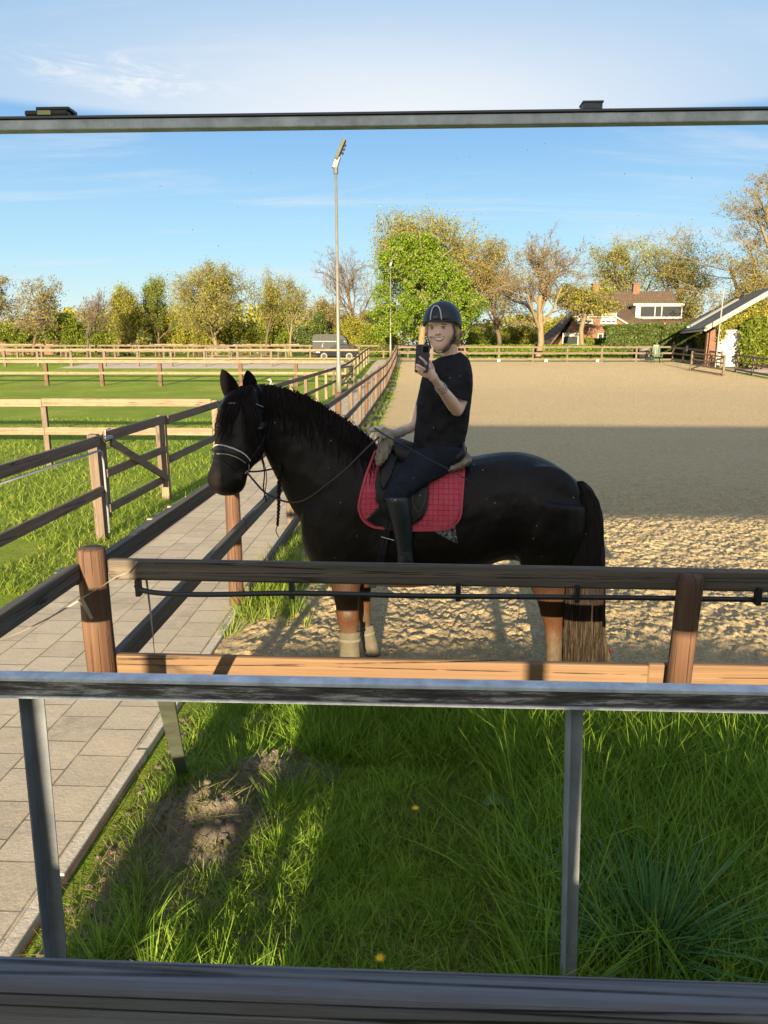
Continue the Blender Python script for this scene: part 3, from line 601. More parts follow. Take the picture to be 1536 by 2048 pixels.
for x in (-1.235, -0.54, 0.20, 0.72, 1.5):
    m = MB(); m.box(x - 0.011, x + 0.011, 3.04, 3.075, 1.145, 1.222, bev=0.002); m.build('hose_clip', M['black'], nf)
m = MB()
def tape(mb, pts, w=0.006):
    pts = [Vector(p) for p in pts]; V = []; F = []
    for i, p in enumerate(pts):
        d = (pts[min(i + 1, len(pts) - 1)] - pts[max(i - 1, 0)]).normalized(); s = d.cross(Vector((0, 1, 0)))
        if s.length < 0.2: s = Vector((0, 0, 1))
        s.normalize(); s = (s * math.cos(i * 0.5) + Vector((0, 1, 0)) * math.sin(i * 0.5) * 0.6) * w; V += [p - s, p + s]
    for i in range(len(pts) - 1): F.append((2 * i, 2 * i + 1, 2 * i + 3, 2 * i + 2))
    mb.add(V, F)
tape(m, [P(274, 1122, 3.04), P(255, 1145, 3.03), P(230, 1155, 3.0), P(195, 1178, 2.985), P(164, 1196, 2.985)]); tape(m, [P(162, 1198, 2.98), P(172, 1216, 2.985), P(184, 1238, 2.99)], 0.009)
tape(m, [P(160, 1200, 3.0), P(100, 1235, 2.95), P(40, 1265, 2.88), P(-30, 1290, 2.8)], 0.004); tape(m, [P(293, 1160, 3.12), P(298, 1200, 3.12), P(304, 1250, 3.12), P(309, 1308, 3.12)], 0.005)
m.build('electric_tape', M['rope'], nf)
# long side of the arena, running away beside the path
lf = empty('fence', 'long three rail arena fence running away beside the path', 'fence', (-1.47, 3, 0))
m = MB()
y = 2.37; seg_ends = [2.37, 3.04, 5.92] + [5.92 + 2.88 * k for k in range(1, 20)]
YS = [3.07, 5.92] + [5.92 + 2.88 * k for k in range(1, 20)]
def rail_along(ya, yb, z0, z1, x0, x1, mat, name='rail'):
    m = MB(); a = gz(ya); b = gz(yb); m.box(x0, x1, ya, yb, z0, z1, bev=0.008)
    for v in m.V: v.z += a + (b - a) * (v.y - ya) / (yb - ya) + 0.006 * math.sin(v.y * 1.3 + z0 * 9)
    return m.build(name, mat, lf)
rail_along(2.36, 3.02, 1.215, 1.300, -1.52, -1.475, M['wood_dark_y'])
for i in range(len(YS) - 1):
    ya, yb = YS[i] + 0.012, YS[i + 1] - 0.012
    if i == 0: ya = 3.03
    mt = M['wood_dark_y']
    rail_along(ya, yb, 1.205, 1.298, -1.465, -1.42, mt)
    rail_along(ya if i else 3.0, yb, 0.69, 0.80, -1.465, -1.42, mt)
    rail_along(ya if i else 5.94, yb, 0.09, 0.20, -1.462, -1.42, mt) if i else None
for k, yy in enumerate(YS[1:]):
    m = MB(); round_post(m, -1.475 - 0.055, yy, gz(yy) - 0.1, gz(yy) + 1.33, 0.062); o = m.build('post', M['wood_red_z' if k % 3 == 0 else 'wood_brown_z'], lf, True)
m = MB(); pts = [P(235, 1118, 3.6), P(262, 1075, 3.75), P(300, 1045, 4.05), P(340, 1020, 4.4), P(375, 1000, 4.8), P(410, 990, 5.2), P(425, 975, 5.5)]
m.tube([Vector(p) for p in catmull([tuple(p) for p in pts], 5)], 0.020, 10); m.build('hose', M['hose'], lf, True)
for p in pts[2:5]:
    m = MB(); m.box(p.x - 0.012, p.x + 0.03, p.y - 0.012, p.y + 0.012, p.z + 0.014, p.z + 0.026); m.build('hose_clip', M['rope'], lf)
m = MB(); m.box(-1.60, -1.50, 3.03, 3.10, 1.20, 1.26); m.build('bracket', M['steel_dk'], lf)

def fence_x(label, Y, xs, z_rails, top, mat_r, mat_p, x_end=None, pw=0.10, th=0.035, wire=None, group=None):
    e = empty('fence', label, 'fence', (xs[0], Y, gz(Y)), group)
    for x in xs:
        m = MB(); m.box(x - pw / 2, x + pw / 2, Y, Y + pw * 0.8, gz(Y) - 0.1, gz(Y) + top, bev=0.006); m.build('post', M[mat_p], e)
    ends = sorted(xs); ends = ends + ([x_end] if x_end is not None else [])
    for (z0, z1) in z_rails:
        for i in range(0, len(ends) - 1):
            m = MB(); s = random.uniform(-0.012, 0.012); m.box(ends[i] + 0.003, ends[i + 1] - 0.003, Y - th - 0.002, Y - 0.002, gz(Y) + z0 + s, gz(Y) + z1 + s, bev=0.005); m.build('rail', M[mat_r], e)
    if wire:
        m = MB()
        for z in wire: m.tube([(min(ends), Y - 0.02, gz(Y) + z), (max(ends), Y - 0.02, gz(Y) + z)], 0.010, 4)
        m.build('wire', M['black'], e)
    return e
fence_x('nearest paddock fence left of the path, pale two rail', 13.36, [-6.94 - 3.2 * k for k in range(3, -1, -1)], ((0.60, 0.74), (1.13, 1.27)), 1.26, 'wood_pale_x', 'wood_brown_z', -3.75)
fence_x('second paddock fence across the field, two pale rails and a wire', 39.5, [X_at(p, 39.5) for p in (-260, -146, -30, 85, 197, 315, 478, 590)], ((0.62, 0.76), (1.22, 1.38)), 1.36, 'wood_pale_x', 'wood_red_z', -3.8, pw=0.20, wire=(0.25,))
fence_x('third paddock fence with close set brown posts', 54.5, [X_at(p, 54.5) for p in range(-330, 600, 67)], ((0.55, 0.66), (1.15, 1.30)), 1.30, 'wood_pale_x', 'wood_brown_z', -4.2, pw=0.18)
fence_x('far field fence in front of the tree line', 76, [X_at(p, 76) for p in range(-360, 1000, 49)], ((0.6, 0.72), (1.15, 1.32)), 1.36, 'wood_brown_x', 'wood_brown_z', None, pw=0.18)
fence_x('farthest thin fence under the trees', 86, [X_at(p, 86) for p in range(-260, 830, 38)], ((0.7, 0.80), (1.30, 1.42)), 1.45, 'wood_pale_x', 'wood_brown_z', None, pw=0.15)
# path-side paddock fence with a small gate
pf = empty('fence', 'paddock fence along the left edge of the path with square posts', 'fence', (-3.68, 8, 0))
def rail_p(a, b, z0, z1, nm='rail', mt='wood_brown_y'):
    m = MB(); m.beam((a[0], a[1], (z0 + z1) / 2 + gz(a[1])), (b[0], b[1], (z0 + z1) / 2 + gz(b[1])), 0.04, z1 - z0); m.build(nm, M[mt], pf)
PP = [(-3.62, 4.4), (-3.68, 8.15), (-3.68, 10.45), (-3.70, 13.4), (-3.72, 16.4)] + [(-3.74, 16.4 + 2.9 * k) for k in range(1, 16)]
for k, (x, yy) in enumerate(PP[1:]):
    m = MB(); m.box(x - 0.055, x + 0.055, yy - 0.05, yy + 0.05, gz(yy) - 0.1, gz(yy) + 1.25, bev=0.006); m.build('post', M['wood_pale_z' if k % 3 else 'wood_brown_z'], pf)
for i in range(len(PP) - 1):
    if i == 1: continue
    a, b = PP[i], PP[i + 1]; rail_p((a[0] + 0.08, a[1]), (b[0] + 0.08, b[1] - 0.05), 1.12, 1.24); rail_p((a[0] + 0.08, a[1]), (b[0] + 0.08, b[1] - 0.05), 0.55, 0.66)
m = MB(); m.tube([(-3.55, 5.0, 1.085), (-3.55, 8.0, 1.085), (-3.56, 8.08, 1.05), (-3.56, 8.09, 0.9), (-3.56, 8.09, 0.1)], 0.013, 8); m.build('conduit', M['steel'], pf, True)
gt = empty('gate', 'small timber paddock gate with one diagonal brace', 'gate', (-3.68, 8.3, 0))
for (z0, z1) in ((0.30, 0.40), (0.72, 0.82), (1.14, 1.26)):
    m = MB(); m.beam((-3.62, 8.28, (z0 + z1) / 2), (-3.62, 10.32, (z0 + z1) / 2), 0.035, z1 - z0); m.build('rail', M['wood_brown_y'], gt)
for yy in (8.34, 10.26):
    m = MB(); m.box(-3.70, -3.64, yy - 0.05, yy + 0.05, 0.22, 1.20, bev=0.005); m.build('upright', M['wood_brown_z'], gt)
m = MB(); m.beam((-3.585, 8.4, 1.13), (-3.585, 10.2, 0.38), 0.03, 0.10); m.build('brace', M['wood_brown_y'], gt)
m = MB(); m.box(-3.60, -3.56, 8.2, 8.42, 1.17, 1.21, bev=0.004); m.tube([(-3.58, 8.25, 1.22), (-3.58, 8.25, 1.28), (-3.58, 8.4, 1.29)], 0.008, 6); m.build('latch', M['steel'], gt)
# far end and right side of the arena
fence_x('three rail fence across the far end of the arena', 62, [-1.5 + 2.82 * k for k in range(8)], ((0.12, 0.26), (0.62, 0.76), (1.10, 1.24)), 1.26, 'wood_brown_x', 'wood_brown_z', 21.1, pw=0.14)
rf = empty('fence', 'right side arena fence meeting the far corner post', 'fence', (21.2, 62, 0.9))
RP = [(21.2 + 0.02 * k, 62 - 2.4 * k) for k in range(0, 8)]
for k, (x, yy) in enumerate(RP):
    m = MB(); m.box(x - 0.06, x + 0.06, yy - 0.06, yy + 0.06, gz(yy) - 0.1, gz(yy) + (1.55 if k == 0 else 1.25), bev=0.005); m.build('post', M['wood_brown_z'], rf)
for i in range(len(RP) - 1):
    if i == 4: continue
    for (z0, z1) in ((0.15, 0.28), (0.62, 0.74), (1.06, 1.2)):
        m = MB(); a, b = RP[i], RP[i + 1]; m.beam((a[0] - 0.08, a[1], (z0 + z1) / 2 + gz(a[1])), (b[0] - 0.08, b[1], (z0 + z1) / 2 + gz(b[1])), 0.04, z1 - z0); m.build('rail', M['wood_brown_y'], rf)
def field_gate(label, a, b, zt, mt, diag=True, group=None):
    a, b = Vector((*a, gz(a[1]))), Vector((*b, gz(b[1]))); e = empty('gate', label, 'gate', a, group)
    for z in (0.12, 0.45, 0.8, zt):
        m = MB(); m.beam(a + Vector((0, 0, z)), b + Vector((0, 0, z)), 0.05, 0.09); m.build('rail', M[mt], e)
    for p in (a, b):
        m = MB(); m.box(p.x - 0.06, p.x + 0.06, p.y - 0.06, p.y + 0.06, p.z, p.z + zt + 0.12); m.build('upright', M[mt], e)
    m = MB(); off = Vector((0, -0.06, 0)); m.beam(a + Vector((0, 0, 0.15)) + off, b + Vector((0, 0, zt)) + off, 0.05, 0.09); m.build('brace', M[mt], e)
    return e
a = P(1385, 738, 49.5); field_gate('pale timber gate standing open at the right side of the arena', (X_at(1386, 51), 51), (X_at(1452, 46.8), 46.8), 1.2, 'wood_brown_x')
field_gate('dark metal gate between the far paddocks', (X_at(412, 62), 62), (X_at(458, 62), 62), 1.15, 'wood_dark_x')
field_gate('low dark gate beside the metal gate, right of it', (X_at(462, 60.5), 60.5), (X_at(556, 63), 63), 0.95, 'wood_dark_x')
field_gate('dark narrow gate standing open on the path fence by the lamp post', (-3.5, 33.5), (-3.1, 37), 1.2, 'wood_dark_y')
# ---------------------------------------------------------------- lamp posts
def lamp(label, x, y, h, head=True):
    e = empty('lamp_post', label, 'lamp post', (x, y, gz(y)), 'slim lamp posts along the path'); z = gz(y)
    m = MB(); m.tube([(x, y, z - 0.2), (x, y, z + 1.25), (x, y, z + 1.45), (x, y, z + h)], [0.115, 0.11, 0.078, 0.045], 16); m.build('pole', M['pole'], e, True)
    m = MB(); m.tube([(x, y, z + h - 0.02), (x, y, z + h + 0.22)], 0.09, 12); m.beam((x - 0.06, y, z + h + 0.18), (x + 0.10, y, z + h + 0.62), 0.16, 0.22, bev=0.02); m.build('bracket', M['steel_dk'], e)
    m = MB(); m.beam((x + 0.02, y, z + h + 0.5), (x + 0.36, y, z + h + 1.22), 0.34, 0.12, bev=0.03); hd = m.build('lamp_head', simple('lamp housing', (0.10, 0.092, 0.078), 0.7, 0.0, spec=0.1), e)
    m = MB()
    for k in range(3): c = Vector((x + 0.27 + 0.05 * k, y, z + h + 0.72 + 0.14 * k)); m.ball(c, 0.055, seg=8, rings=6)
    m.build('lamp_glass', M['glass_dk'], hd, True)
    return e
lamp('tall slim lamp post behind the horse\'s neck', -3.15, 30.4, 8.75)
y2 = 68.0; lamp('second lamp post, thinner by distance, left of the rider\'s phone', X_at(781, y2), y2, 8.0)
y3 = 84.0; lamp('third lamp post, farthest and thinnest', X_at(806, y3), y3, 6.6)
# ---------------------------------------------------------------- trees
class Tree:
    def __init__(s, seed): s.rng = random.Random(seed); s.trunk = MB(); s.tw = []; s.lv = []; s.tips = []
    def limb(s, p, d, L_, r, lvl, o):
        rng = s.rng; n = 4 if lvl < 2 else 3; pts = [p]; rr = [r]
        for k in range(n):
            d = (d + Vector((rng.gauss(0, 1), rng.gauss(0, 1), rng.gauss(0, 1))) * o['wob'] + Vector((0, 0, o['up'] * (0.35 if lvl else 0.1)))).normalized()
            p = p + d * L_ / n; pts.append(p); rr.append(r * (1 - (k + 1) / n * (0.35 if lvl < 3 else 0.7)))
        if lvl < o['solid']: s.trunk.tube(pts, rr, 7 if lvl == 0 else 5, cap=False)
        else:
            for i in range(n): s.tw.append((pts[i], pts[i + 1], rr[i], rr[i + 1]))
        if lvl >= o['lv'] - 1 or (lvl >= o['lv'] - 2 and rng.random() < 0.5): s.tips.append((pts, lvl))
        if lvl >= o['lv']: return
        nb = o['br'][min(lvl, len(o['br']) - 1)]
        for k in range(nb):
            t = (k + rng.uniform(0.2, 1)) / nb; t = o['t0'] + (1 - o['t0']) * t if lvl == 0 else 0.25 + 0.75 * t
            i = min(n - 1, int(t * n)); q = pts[i].lerp(pts[i + 1], t * n - i)
            a = rng.uniform(0, 2 * math.pi) if lvl else 2.4 * k + rng.uniform(-0.5, 0.5)
            dd = (pts[i + 1] - pts[i]).normalized(); sx = dd.cross(Vector((0.3, 0.2, 1)) if abs(dd.z) < 0.9 else Vector((1, 0, 0))).normalized(); sy = dd.cross(sx)
            sp = o['spread'] * rng.uniform(0.7, 1.25) * (1.0 - 0.35 * t if lvl == 0 else 1)
            nd = (dd * math.cos(sp) + (sx * math.cos(a) + sy * math.sin(a)) * math.sin(sp)).normalized()
            s.limb(q, nd, L_ * o['ratio'] * rng.uniform(0.7, 1.15) * ((1.15 - 0.55 * t) if lvl == 0 else 1), rr[i] * (0.46 if lvl == 0 else 0.58), lvl + 1, o)
def tri_twigs(tw, thick=1.0):
    if not tw: return np.zeros((0, 3)), np.zeros((0, 4), int)
    A = np.array([t[0] for t in tw]); B = np.array([t[1] for t in tw]); ra = np.array([t[2] for t in tw])[:, None] * thick; rb = np.array([t[3] for t in tw])[:, None] * thick
    d = B - A; d /= np.linalg.norm(d, axis=1)[:, None] + 1e-9; s1 = np.cross(d, np.array([0.31, 0.2, 0.93])); s1 /= np.linalg.norm(s1, axis=1)[:, None] + 1e-9; s2 = np.cross(d, s1)
    V = []
    for k in range(3):
        a = 2 * np.pi * k / 3; o = s1 * np.cos(a) + s2 * np.sin(a); V += [A + o * ra, B + o * rb]
    V = np.stack(V, 1).reshape(-1, 3); b = (np.arange(len(tw)) * 6)[:, None]
    F = np.concatenate([b + np.array([2 * k, 2 * ((k + 1) % 3), 2 * ((k + 1) % 3) + 1, 2 * k + 1]) for k in range(3)], 0); return V, F
def leaves_at(C, size, aspect=1.6, jit=0.35, droop=0.0):
    n = len(C); C = C + np.random.normal(0, jit, (n, 3)); u = np.random.normal(0, 1, (n, 3)); u[:, 2] -= droop; u /= np.linalg.norm(u, axis=1)[:, None]; v = np.cross(u, np.random.normal(0, 1, (n, 3))); v /= np.linalg.norm(v, axis=1)[:, None]
    s = (np.random.uniform(0.6, 1.3, n) * size)[:, None]; u = u * s * aspect * 0.5; v = v * s * 0.5
    V = np.stack([C - u, C + v * 0.9 - u * 0.1, C + u, C - v * 0.9 - u * 0.1], 1).reshape(-1, 3); F = np.arange(4 * n).reshape(-1, 4); return V, F
def make_tree(seed, H, label, at_, o, leaf=None, leafm=None, bark='bark', nleaf=6, lsize=0.2, jit=0.3, cat='tree', name='tree', group=None, second=None, minr=0.013):
    t = Tree(seed); x, y = at_; z = gz(y)
    base = dict(wob=0.10, up=0.25, lv=4, br=(9, 5, 4, 4), t0=0.3, spread=0.8, ratio=0.55, solid=2, trunk_r=H * 0.018, th=0.62); base.update(o); o = base
    t.limb(Vector((0, 0, -0.2)), Vector((0, 0, 1)), H * o['th'], o['trunk_r'], 0, o)
    allp = [p for q, _ in t.tips for p in q]; top = max(p.z for p in allp); wid = sorted(math.hypot(p.x, p.y) for p in allp)[int(len(allp) * 0.90)]
    sz = H / top; sx = (o.get('W', wid * sz * 2) / 2) / wid
    np.random.seed(seed)
    def fit(V): V = np.array(V, dtype=float).reshape(-1, 3).copy(); f = np.clip(V[:, 2] / (top * 0.25), 0, 1)[:, None]; V[:, :2] *= (sz * (1 - f) + sx * f) if True else 1; V[:, 2] *= sz; return V + np.array([x, y, z])
    e = empty(name, label, cat, (x, y, z), group)
    mesh_obj('trunk', fit([tuple(v) for v in t.trunk.V]), t.trunk.F, M[bark], e, True)
    tw = [(tuple(a), tuple(b), max(ra, minr), max(rb, minr * 0.7)) for a, b, ra, rb in t.tw]; V, F = tri_twigs(tw)
    mesh_obj('branches' if False else 'twigs', fit(V), F, M[o.get('twig', bark)], e)
    if leaf:
        C = []
        for pts, lvl in t.tips:
            for k in range(nleaf): i = t.rng.randrange(len(pts) - 1); q = pts[i].lerp(pts[i + 1], t.rng.random()); C.append(tuple(q))
        V, F = leaves_at(fit(C), lsize, jit=jit); mesh_obj('crown', V, F, M[leaf], e)
        if second:
            sel = [c for c in C if t.rng.random() < second[1]]; V, F = leaves_at(fit(sel), second[2], jit=jit * 1.1); mesh_obj('blossom', V, F, M[second[0]], e)
    return e
def TP(px, base, top, w, Y):   # position, height and width of a tree from where it stands in the photograph
    return (X_at(px, Y), Y), (Zat(top, Y) - gz(Y)), w * Y / FPX
def T(seed, px, top, w, Y, label, o=None, **k):
    at_, H, W = TP(px, 0, top, w, Y); oo = dict(o or {}); oo['W'] = W; return make_tree(seed, H, label, at_, oo, **k)
bare = dict(br=(11, 5, 4, 3, 3), lv=5, spread=0.80, up=0.22, wob=0.13, ratio=0.58, twig='bark_grey')
T(1, -10, 540, 110, 90, 'bare brown tree at the left picture edge, cut off by it', bare, leaf='leaf_gold', nleaf=1, lsize=0.16)
T(2, 62, 545, 130, 84, 'bare tree with flat spreading branches, second from the left edge', dict(bare, spread=1.2, up=0.05, t0=0.35), leaf='leaf_gold', nleaf=1, lsize=0.15)
T(3, 172, 568, 88, 74, 'small bare grey tree in front of the green bushes', dict(bare, spread=0.6), leaf=None)
T(4, 236, 590, 60, 84, 'thin sparse grey tree between the small bare tree and the olive trees', dict(bare, br=(8, 4, 4, 3)), leaf='leaf_olive', nleaf=1, lsize=0.14)
ol = dict(br=(12, 5, 4, 4, 3), lv=4, spread=0.85, up=0.2, ratio=0.6, wob=0.14, twig='bark_grey')
T(5, 275, 562, 70, 84, 'narrow olive green tree, first of the olive pair', dict(ol, t0=0.15), leaf='leaf_olive', nleaf=9, lsize=0.105, jit=0.25)
T(6, 318, 550, 75, 88, 'narrow green tree, taller of the olive pair', dict(ol, t0=0.15), leaf='leaf_green', nleaf=9, lsize=0.105, jit=0.25)
T(7, 432, 522, 165, 80, 'broad round crowned olive tree standing above the horse\'s ears', dict(ol, spread=0.75, t0=0.22, br=(14, 6, 5, 4)), leaf='leaf_olive', nleaf=9, lsize=0.105, jit=0.3, bark='bark_pale')
T(8, 530, 527, 88, 84, 'tall sparse olive tree right of the round crowned one', dict(ol, spread=0.6), leaf='leaf_olive', nleaf=6, lsize=0.10, jit=0.35)
T(9, 582, 548, 84, 86, 'thin pale olive tree with a slim trunk', dict(ol, spread=0.6), leaf='leaf_olive', nleaf=4, lsize=0.10, jit=0.35, bark='bark_pale')
T(10, 722, 486, 150, 90, 'tall bare grey tree left of the lime green chestnut', dict(bare, br=(12, 5, 4, 4, 3), t0=0.25), leaf=None)
T(11, 668, 590, 70, 88, 'low bare sapling behind the grey trailer', bare, leaf='leaf_gold', nleaf=1, lsize=0.14)
T(12, 925, 400, 330, 86, 'huge tree with green top towering behind the chestnut', dict(ol, br=(15, 6, 5, 5), spread=0.85, t0=0.25), leaf='leaf_olive', nleaf=13, lsize=0.145, jit=0.5, bark='bark')
T(13, 1000, 455, 200, 80, 'golden brown twiggy tree with a dark trunk right of the rider', dict(bare, br=(12, 5, 4, 4, 3), up=0.1, spread=0.95, twig='bark_pale'), leaf='leaf_gold', nleaf=3, lsize=0.12, jit=0.25)
T(14, 1075, 446, 172, 64.5, 'large bare tree with an ochre trunk by the far arena fence', dict(bare, br=(12, 5, 4, 4, 3), spread=0.75, t0=0.28, trunk_r=0.24, th=0.55), bark='bark_pale', leaf='leaf_gold', nleaf=1, lsize=0.09, jit=0.2, minr=0.012)
T(15, 1163, 568, 110, 70, 'small round tree in front of the brick house', dict(ol, spread=1.1, t0=0.62, br=(12, 6, 5, 4), up=0.1, th=0.75, ratio=0.42), leaf='leaf_olive', nleaf=4, lsize=0.12, jit=0.22, bark='bark_pale')
T(16, 1254, 460, 165, 108, 'olive tree rising behind the middle of the house roof', ol, leaf='leaf_olive', nleaf=10, lsize=0.15, jit=0.4)
T(17, 1385, 462, 185, 104, 'pale olive tree between the house and the big right tree', dict(ol, spread=0.85), leaf='leaf_olive', nleaf=9, lsize=0.14, jit=0.4)
T(18, 1520, 318, 320, 82, 'very tall tree with upright budding twigs at the right edge', dict(bare, br=(13, 5, 4, 4, 3), up=0.35, twig='bark_pale'), leaf='leaf_gold', nleaf=3, lsize=0.11, jit=0.25, bark='bark_pale')
T(19, 1500, 500, 190, 74, 'golden tangle of a tree leaning over the barn roof', dict(bare, br=(12, 5, 4, 4, 3), up=-0.05, spread=1.1, t0=0.35, twig='bark_pale'), leaf='leaf_gold', nleaf=3, lsize=0.10, jit=0.3, bark='bark_pale')
T(20, 1200, 560, 60, 100, 'small olive tree left of the house ridge', ol, leaf='leaf_olive', nleaf=3, lsize=0.25, jit=0.4)
# the lime green chestnut: a dense crown of leaf clumps on a short pale trunk
def chestnut():
    Y = 71.0; x = X_at(843, Y); z = gz(Y); e = empty('tree', 'lime green horse chestnut in blossom directly behind the rider', 'tree', (x, Y, z))
    top = Zat(462, Y); bot = Zat(684, Y); rng = random.Random(5)
    m = MB(); m.tube([(x, Y, z - 0.2), (x - 0.03, Y, z + 1.4), (x + 0.1, Y, z + 3.2), (x + 0.05, Y, z + 7)], [0.42, 0.33, 0.28, 0.12], 14)
    for k in range(16):
        a = k * 2.4; zz = z + 2.4 + k * 0.35; q = Vector((x + math.cos(a) * (4.4 - k * 0.12), Y + math.sin(a) * 4.2, zz + 1.4 + k * 0.12)); m.tube([(x + 0.05, Y, zz), tuple(Vector((x, Y, zz)).lerp(q, 0.5) + Vector((0, 0, 0.5))), tuple(q)], [0.11, 0.07, 0.03], 6)
    m.build('trunk', M['bark_pale'], e, True)
    C = []; W = 5.35; Hc = top - bot; cl = []
    for k in range(175):
        t = rng.random() ** 0.95; a = rng.uniform(0, 6.283); prof = [0.88, 1.02, 1.03, 0.95, 0.80, 0.62, 0.36][min(6, int(t * 7))]; rr_ = W * prof * (rng.uniform(0.80, 1.0) if rng.random() < 0.8 else rng.uniform(0.2, 0.8))
        sh_ = 0.5 * math.sin(t * 5) - 0.5 * t; cl.append((x + math.cos(a) * rr_ * 0.90 + sh_, Y + math.sin(a) * rr_ * 0.9, bot + Hc * (0.07 + t * 0.86), rng.uniform(0.55, 1.15)))
    for (cx, cy, cz, r) in cl:
        for j in range(int(300 * r)):
            u = Vector((rng.gauss(0, 1), rng.gauss(0, 1), rng.gauss(0, 1))).normalized() * r * rng.uniform(0.65, 1.05); C.append((cx + u.x, cy + u.y, cz + u.z * 0.72 - 0.12 * r))
    V, F = leaves_at(np.array(C), 0.135, 1.5, 0.05, 0.5); mesh_obj('crown', V, F, M['leaf_lime'], e)
    B = [C[i] for i in range(0, len(C), 26)]; m = []
    B = np.array(B); n = len(B); h = np.random.uniform(0.18, 0.30, n); w_ = 0.045; B[:, 2] += 0.1
    Vb = np.stack([B + np.array([-w_, -0.03, 0]), B + np.array([w_, -0.03, 0]), B + np.array([0, w_, 0]), B + np.stack([np.zeros(n), np.zeros(n), h], 1)], 1).reshape(-1, 3)
    b = (np.arange(n) * 4)[:, None]; Fb = np.concatenate([b + np.array(q) for q in ([0, 1, 3], [1, 2, 3], [2, 0, 3])], 0); mesh_obj('blossom', Vb, Fb, M['blossom'], e)
chestnut()
# ---------------------------------------------------------------- bushes and hedges
def bush(px, top, w, Y, mat, label, seed, n=11000, ls=0.145, zb=0.0, name='bush', base=None, dep=0.5):
    np.random.seed(seed); x = X_at(px, Y); H = Zat(top, Y) - gz(Y); W = w * Y / FPX / 2
    k = 26; cx = np.random.uniform(-0.72, 0.72, k) * W; cz = np.random.uniform(0.15, 0.80, k) * H * (1 - 0.35 * (cx / W) ** 2); cy = np.random.uniform(-dep, dep, k) * W; rr = np.random.uniform(0.18, 0.34, k) * min(W, H)
    i = np.random.randint(0, k, n); d = np.random.normal(0, 1, (n, 3)); d /= np.linalg.norm(d, axis=1)[:, None]; d *= (np.random.rand(n) ** 0.35)[:, None]
    C = np.stack([x + cx[i] + d[:, 0] * rr[i], Y + cy[i] + d[:, 1] * rr[i], gz(Y) + np.maximum(0.05, cz[i] + d[:, 2] * rr[i] * 1.25)], 1)
    e = empty(name, label, 'bush', (x, Y, gz(Y))); V, F = leaves_at(C, ls, jit=0.12); mesh_obj('foliage', V, F, M[mat], e)
    m = MB()
    for j in range(12): q = Vector((x + cx[j], Y + cy[j], gz(Y) + cz[j] + rr[j] * 0.8)); m.tube([(x + cx[j] * 0.4, Y + cy[j] * 0.4, gz(Y) - 0.1), tuple(Vector((x + cx[j] * 0.8, Y + cy[j] * 0.8, gz(Y) + cz[j] * 0.5))), tuple(q)], [0.05, 0.035, 0.015], 4, cap=False)
    m.build('stems', M['bark'], e)
BU = [(40, 640, 100, 88, 'leaf_green', 'dark low bush at the left edge beneath the bare trees'), (128, 612, 95, 86, 'leaf_green', 'green bush left of the small bare tree'), (205, 618, 90, 86, 'leaf_green', 'green bush right of the small bare tree'),
      (255, 600, 80, 90, 'leaf_olive', 'olive bush under the narrow olive pair'), (330, 605, 100, 90, 'leaf_olive', 'wide olive bush right of the olive pair'), (400, 628, 90, 86, 'leaf_olive', 'olive scrub left under the round crowned tree'),
      (470, 625, 100, 88, 'leaf_olive', 'olive scrub right under the round crowned tree'), (545, 630, 100, 88, 'leaf_green', 'green scrub under the two thin olive trees'), (637, 610, 92, 82, 'leaf_dark', 'rounded dark green bush behind the trailer'),
      (705, 632, 90, 86, 'leaf_olive', 'olive bush between trailer and chestnut'), (755, 650, 80, 84, 'leaf_green', 'dark bush under the left side of the chestnut'), (975, 655, 110, 92, 'leaf_green', 'dark green bush under the golden brown tree'), (1040, 640, 80, 94, 'leaf_olive', 'olive bush left of the ochre trunk'),
      (1110, 635, 80, 96, 'leaf_olive', 'olive bush between ochre trunk and house'), (1205, 566, 50, 98, 'leaf_olive', 'olive bush top showing left of the chimney'), (1330, 560, 130, 98, 'leaf_gold', 'golden bush showing over the right end of the house roof')]
for k, (px, top, w_, Y, mt, lb) in enumerate(BU): bush(px, top, w_, Y, mt, lb, 300 + k)
def far_wood():
    np.random.seed(9); n = 70000; X = np.random.uniform(-150, 130, n); Y = 118 + np.random.uniform(0, 12, n)
    H = 4.0 + 5.0 * fbm(X * 0.09, X * 0 + 3, 4, 5) ; H = np.where(X > 45, H * 1.0, H); Z = 0.9 + np.random.rand(n) ** 0.8 * H
    return leaves_at(np.stack([X, Y, Z], 1), 0.42, jit=0.4)
tag(mesh_obj('woods', *far_wood(), M['leaf_olive']), 'far off band of scrubby woodland on the horizon', 'woods', kind='stuff')
def hedge(label, x0, x1, y0, y1, h, mat, seed, n, ls, name='hedge'):
    np.random.seed(seed); X = np.random.uniform(x0, x1, n); Y = np.random.uniform(y0, y1, n); f = np.random.randint(0, 3, n); Y = np.where(f == 0, y0 + np.random.uniform(0, 0.12, n), Y); Z = np.random.uniform(0, h, n) ; Z = np.where(f == 1, h - np.random.uniform(0, 0.12, n), Z)
    Z = Z * (0.92 + 0.16 * fbm(X * 0.8, Y * 0.8, 3, seed)); C = np.stack([X, Y, gzv(Y) + Z], 1)
    e = empty(name, label, 'hedge', ((x0 + x1) / 2, y0, gz(y0))); V, F = leaves_at(C, ls, jit=0.05); mesh_obj('foliage', V, F, M[mat], e)
    m = MB(); m.box(x0 + 0.15, x1 - 0.15, y0 + 0.18, y1 - 0.1, gz(y0) - 0.1, gz(y0) + h * 0.86); m.build('inner_branches', M['bark'], e)
hedge('bright green clipped hedge behind the far arena fence', X_at(938, 67), X_at(1245, 67), 67, 68.4, 1.25, 'hedge', 11, 15000, 0.13)
hedge('tall dark hedge in front of the house and barn', X_at(1218, 66.0), X_at(1436, 66.0), 67.0, 68.6, 3.0, 'leaf_dark', 12, 26000, 0.16)
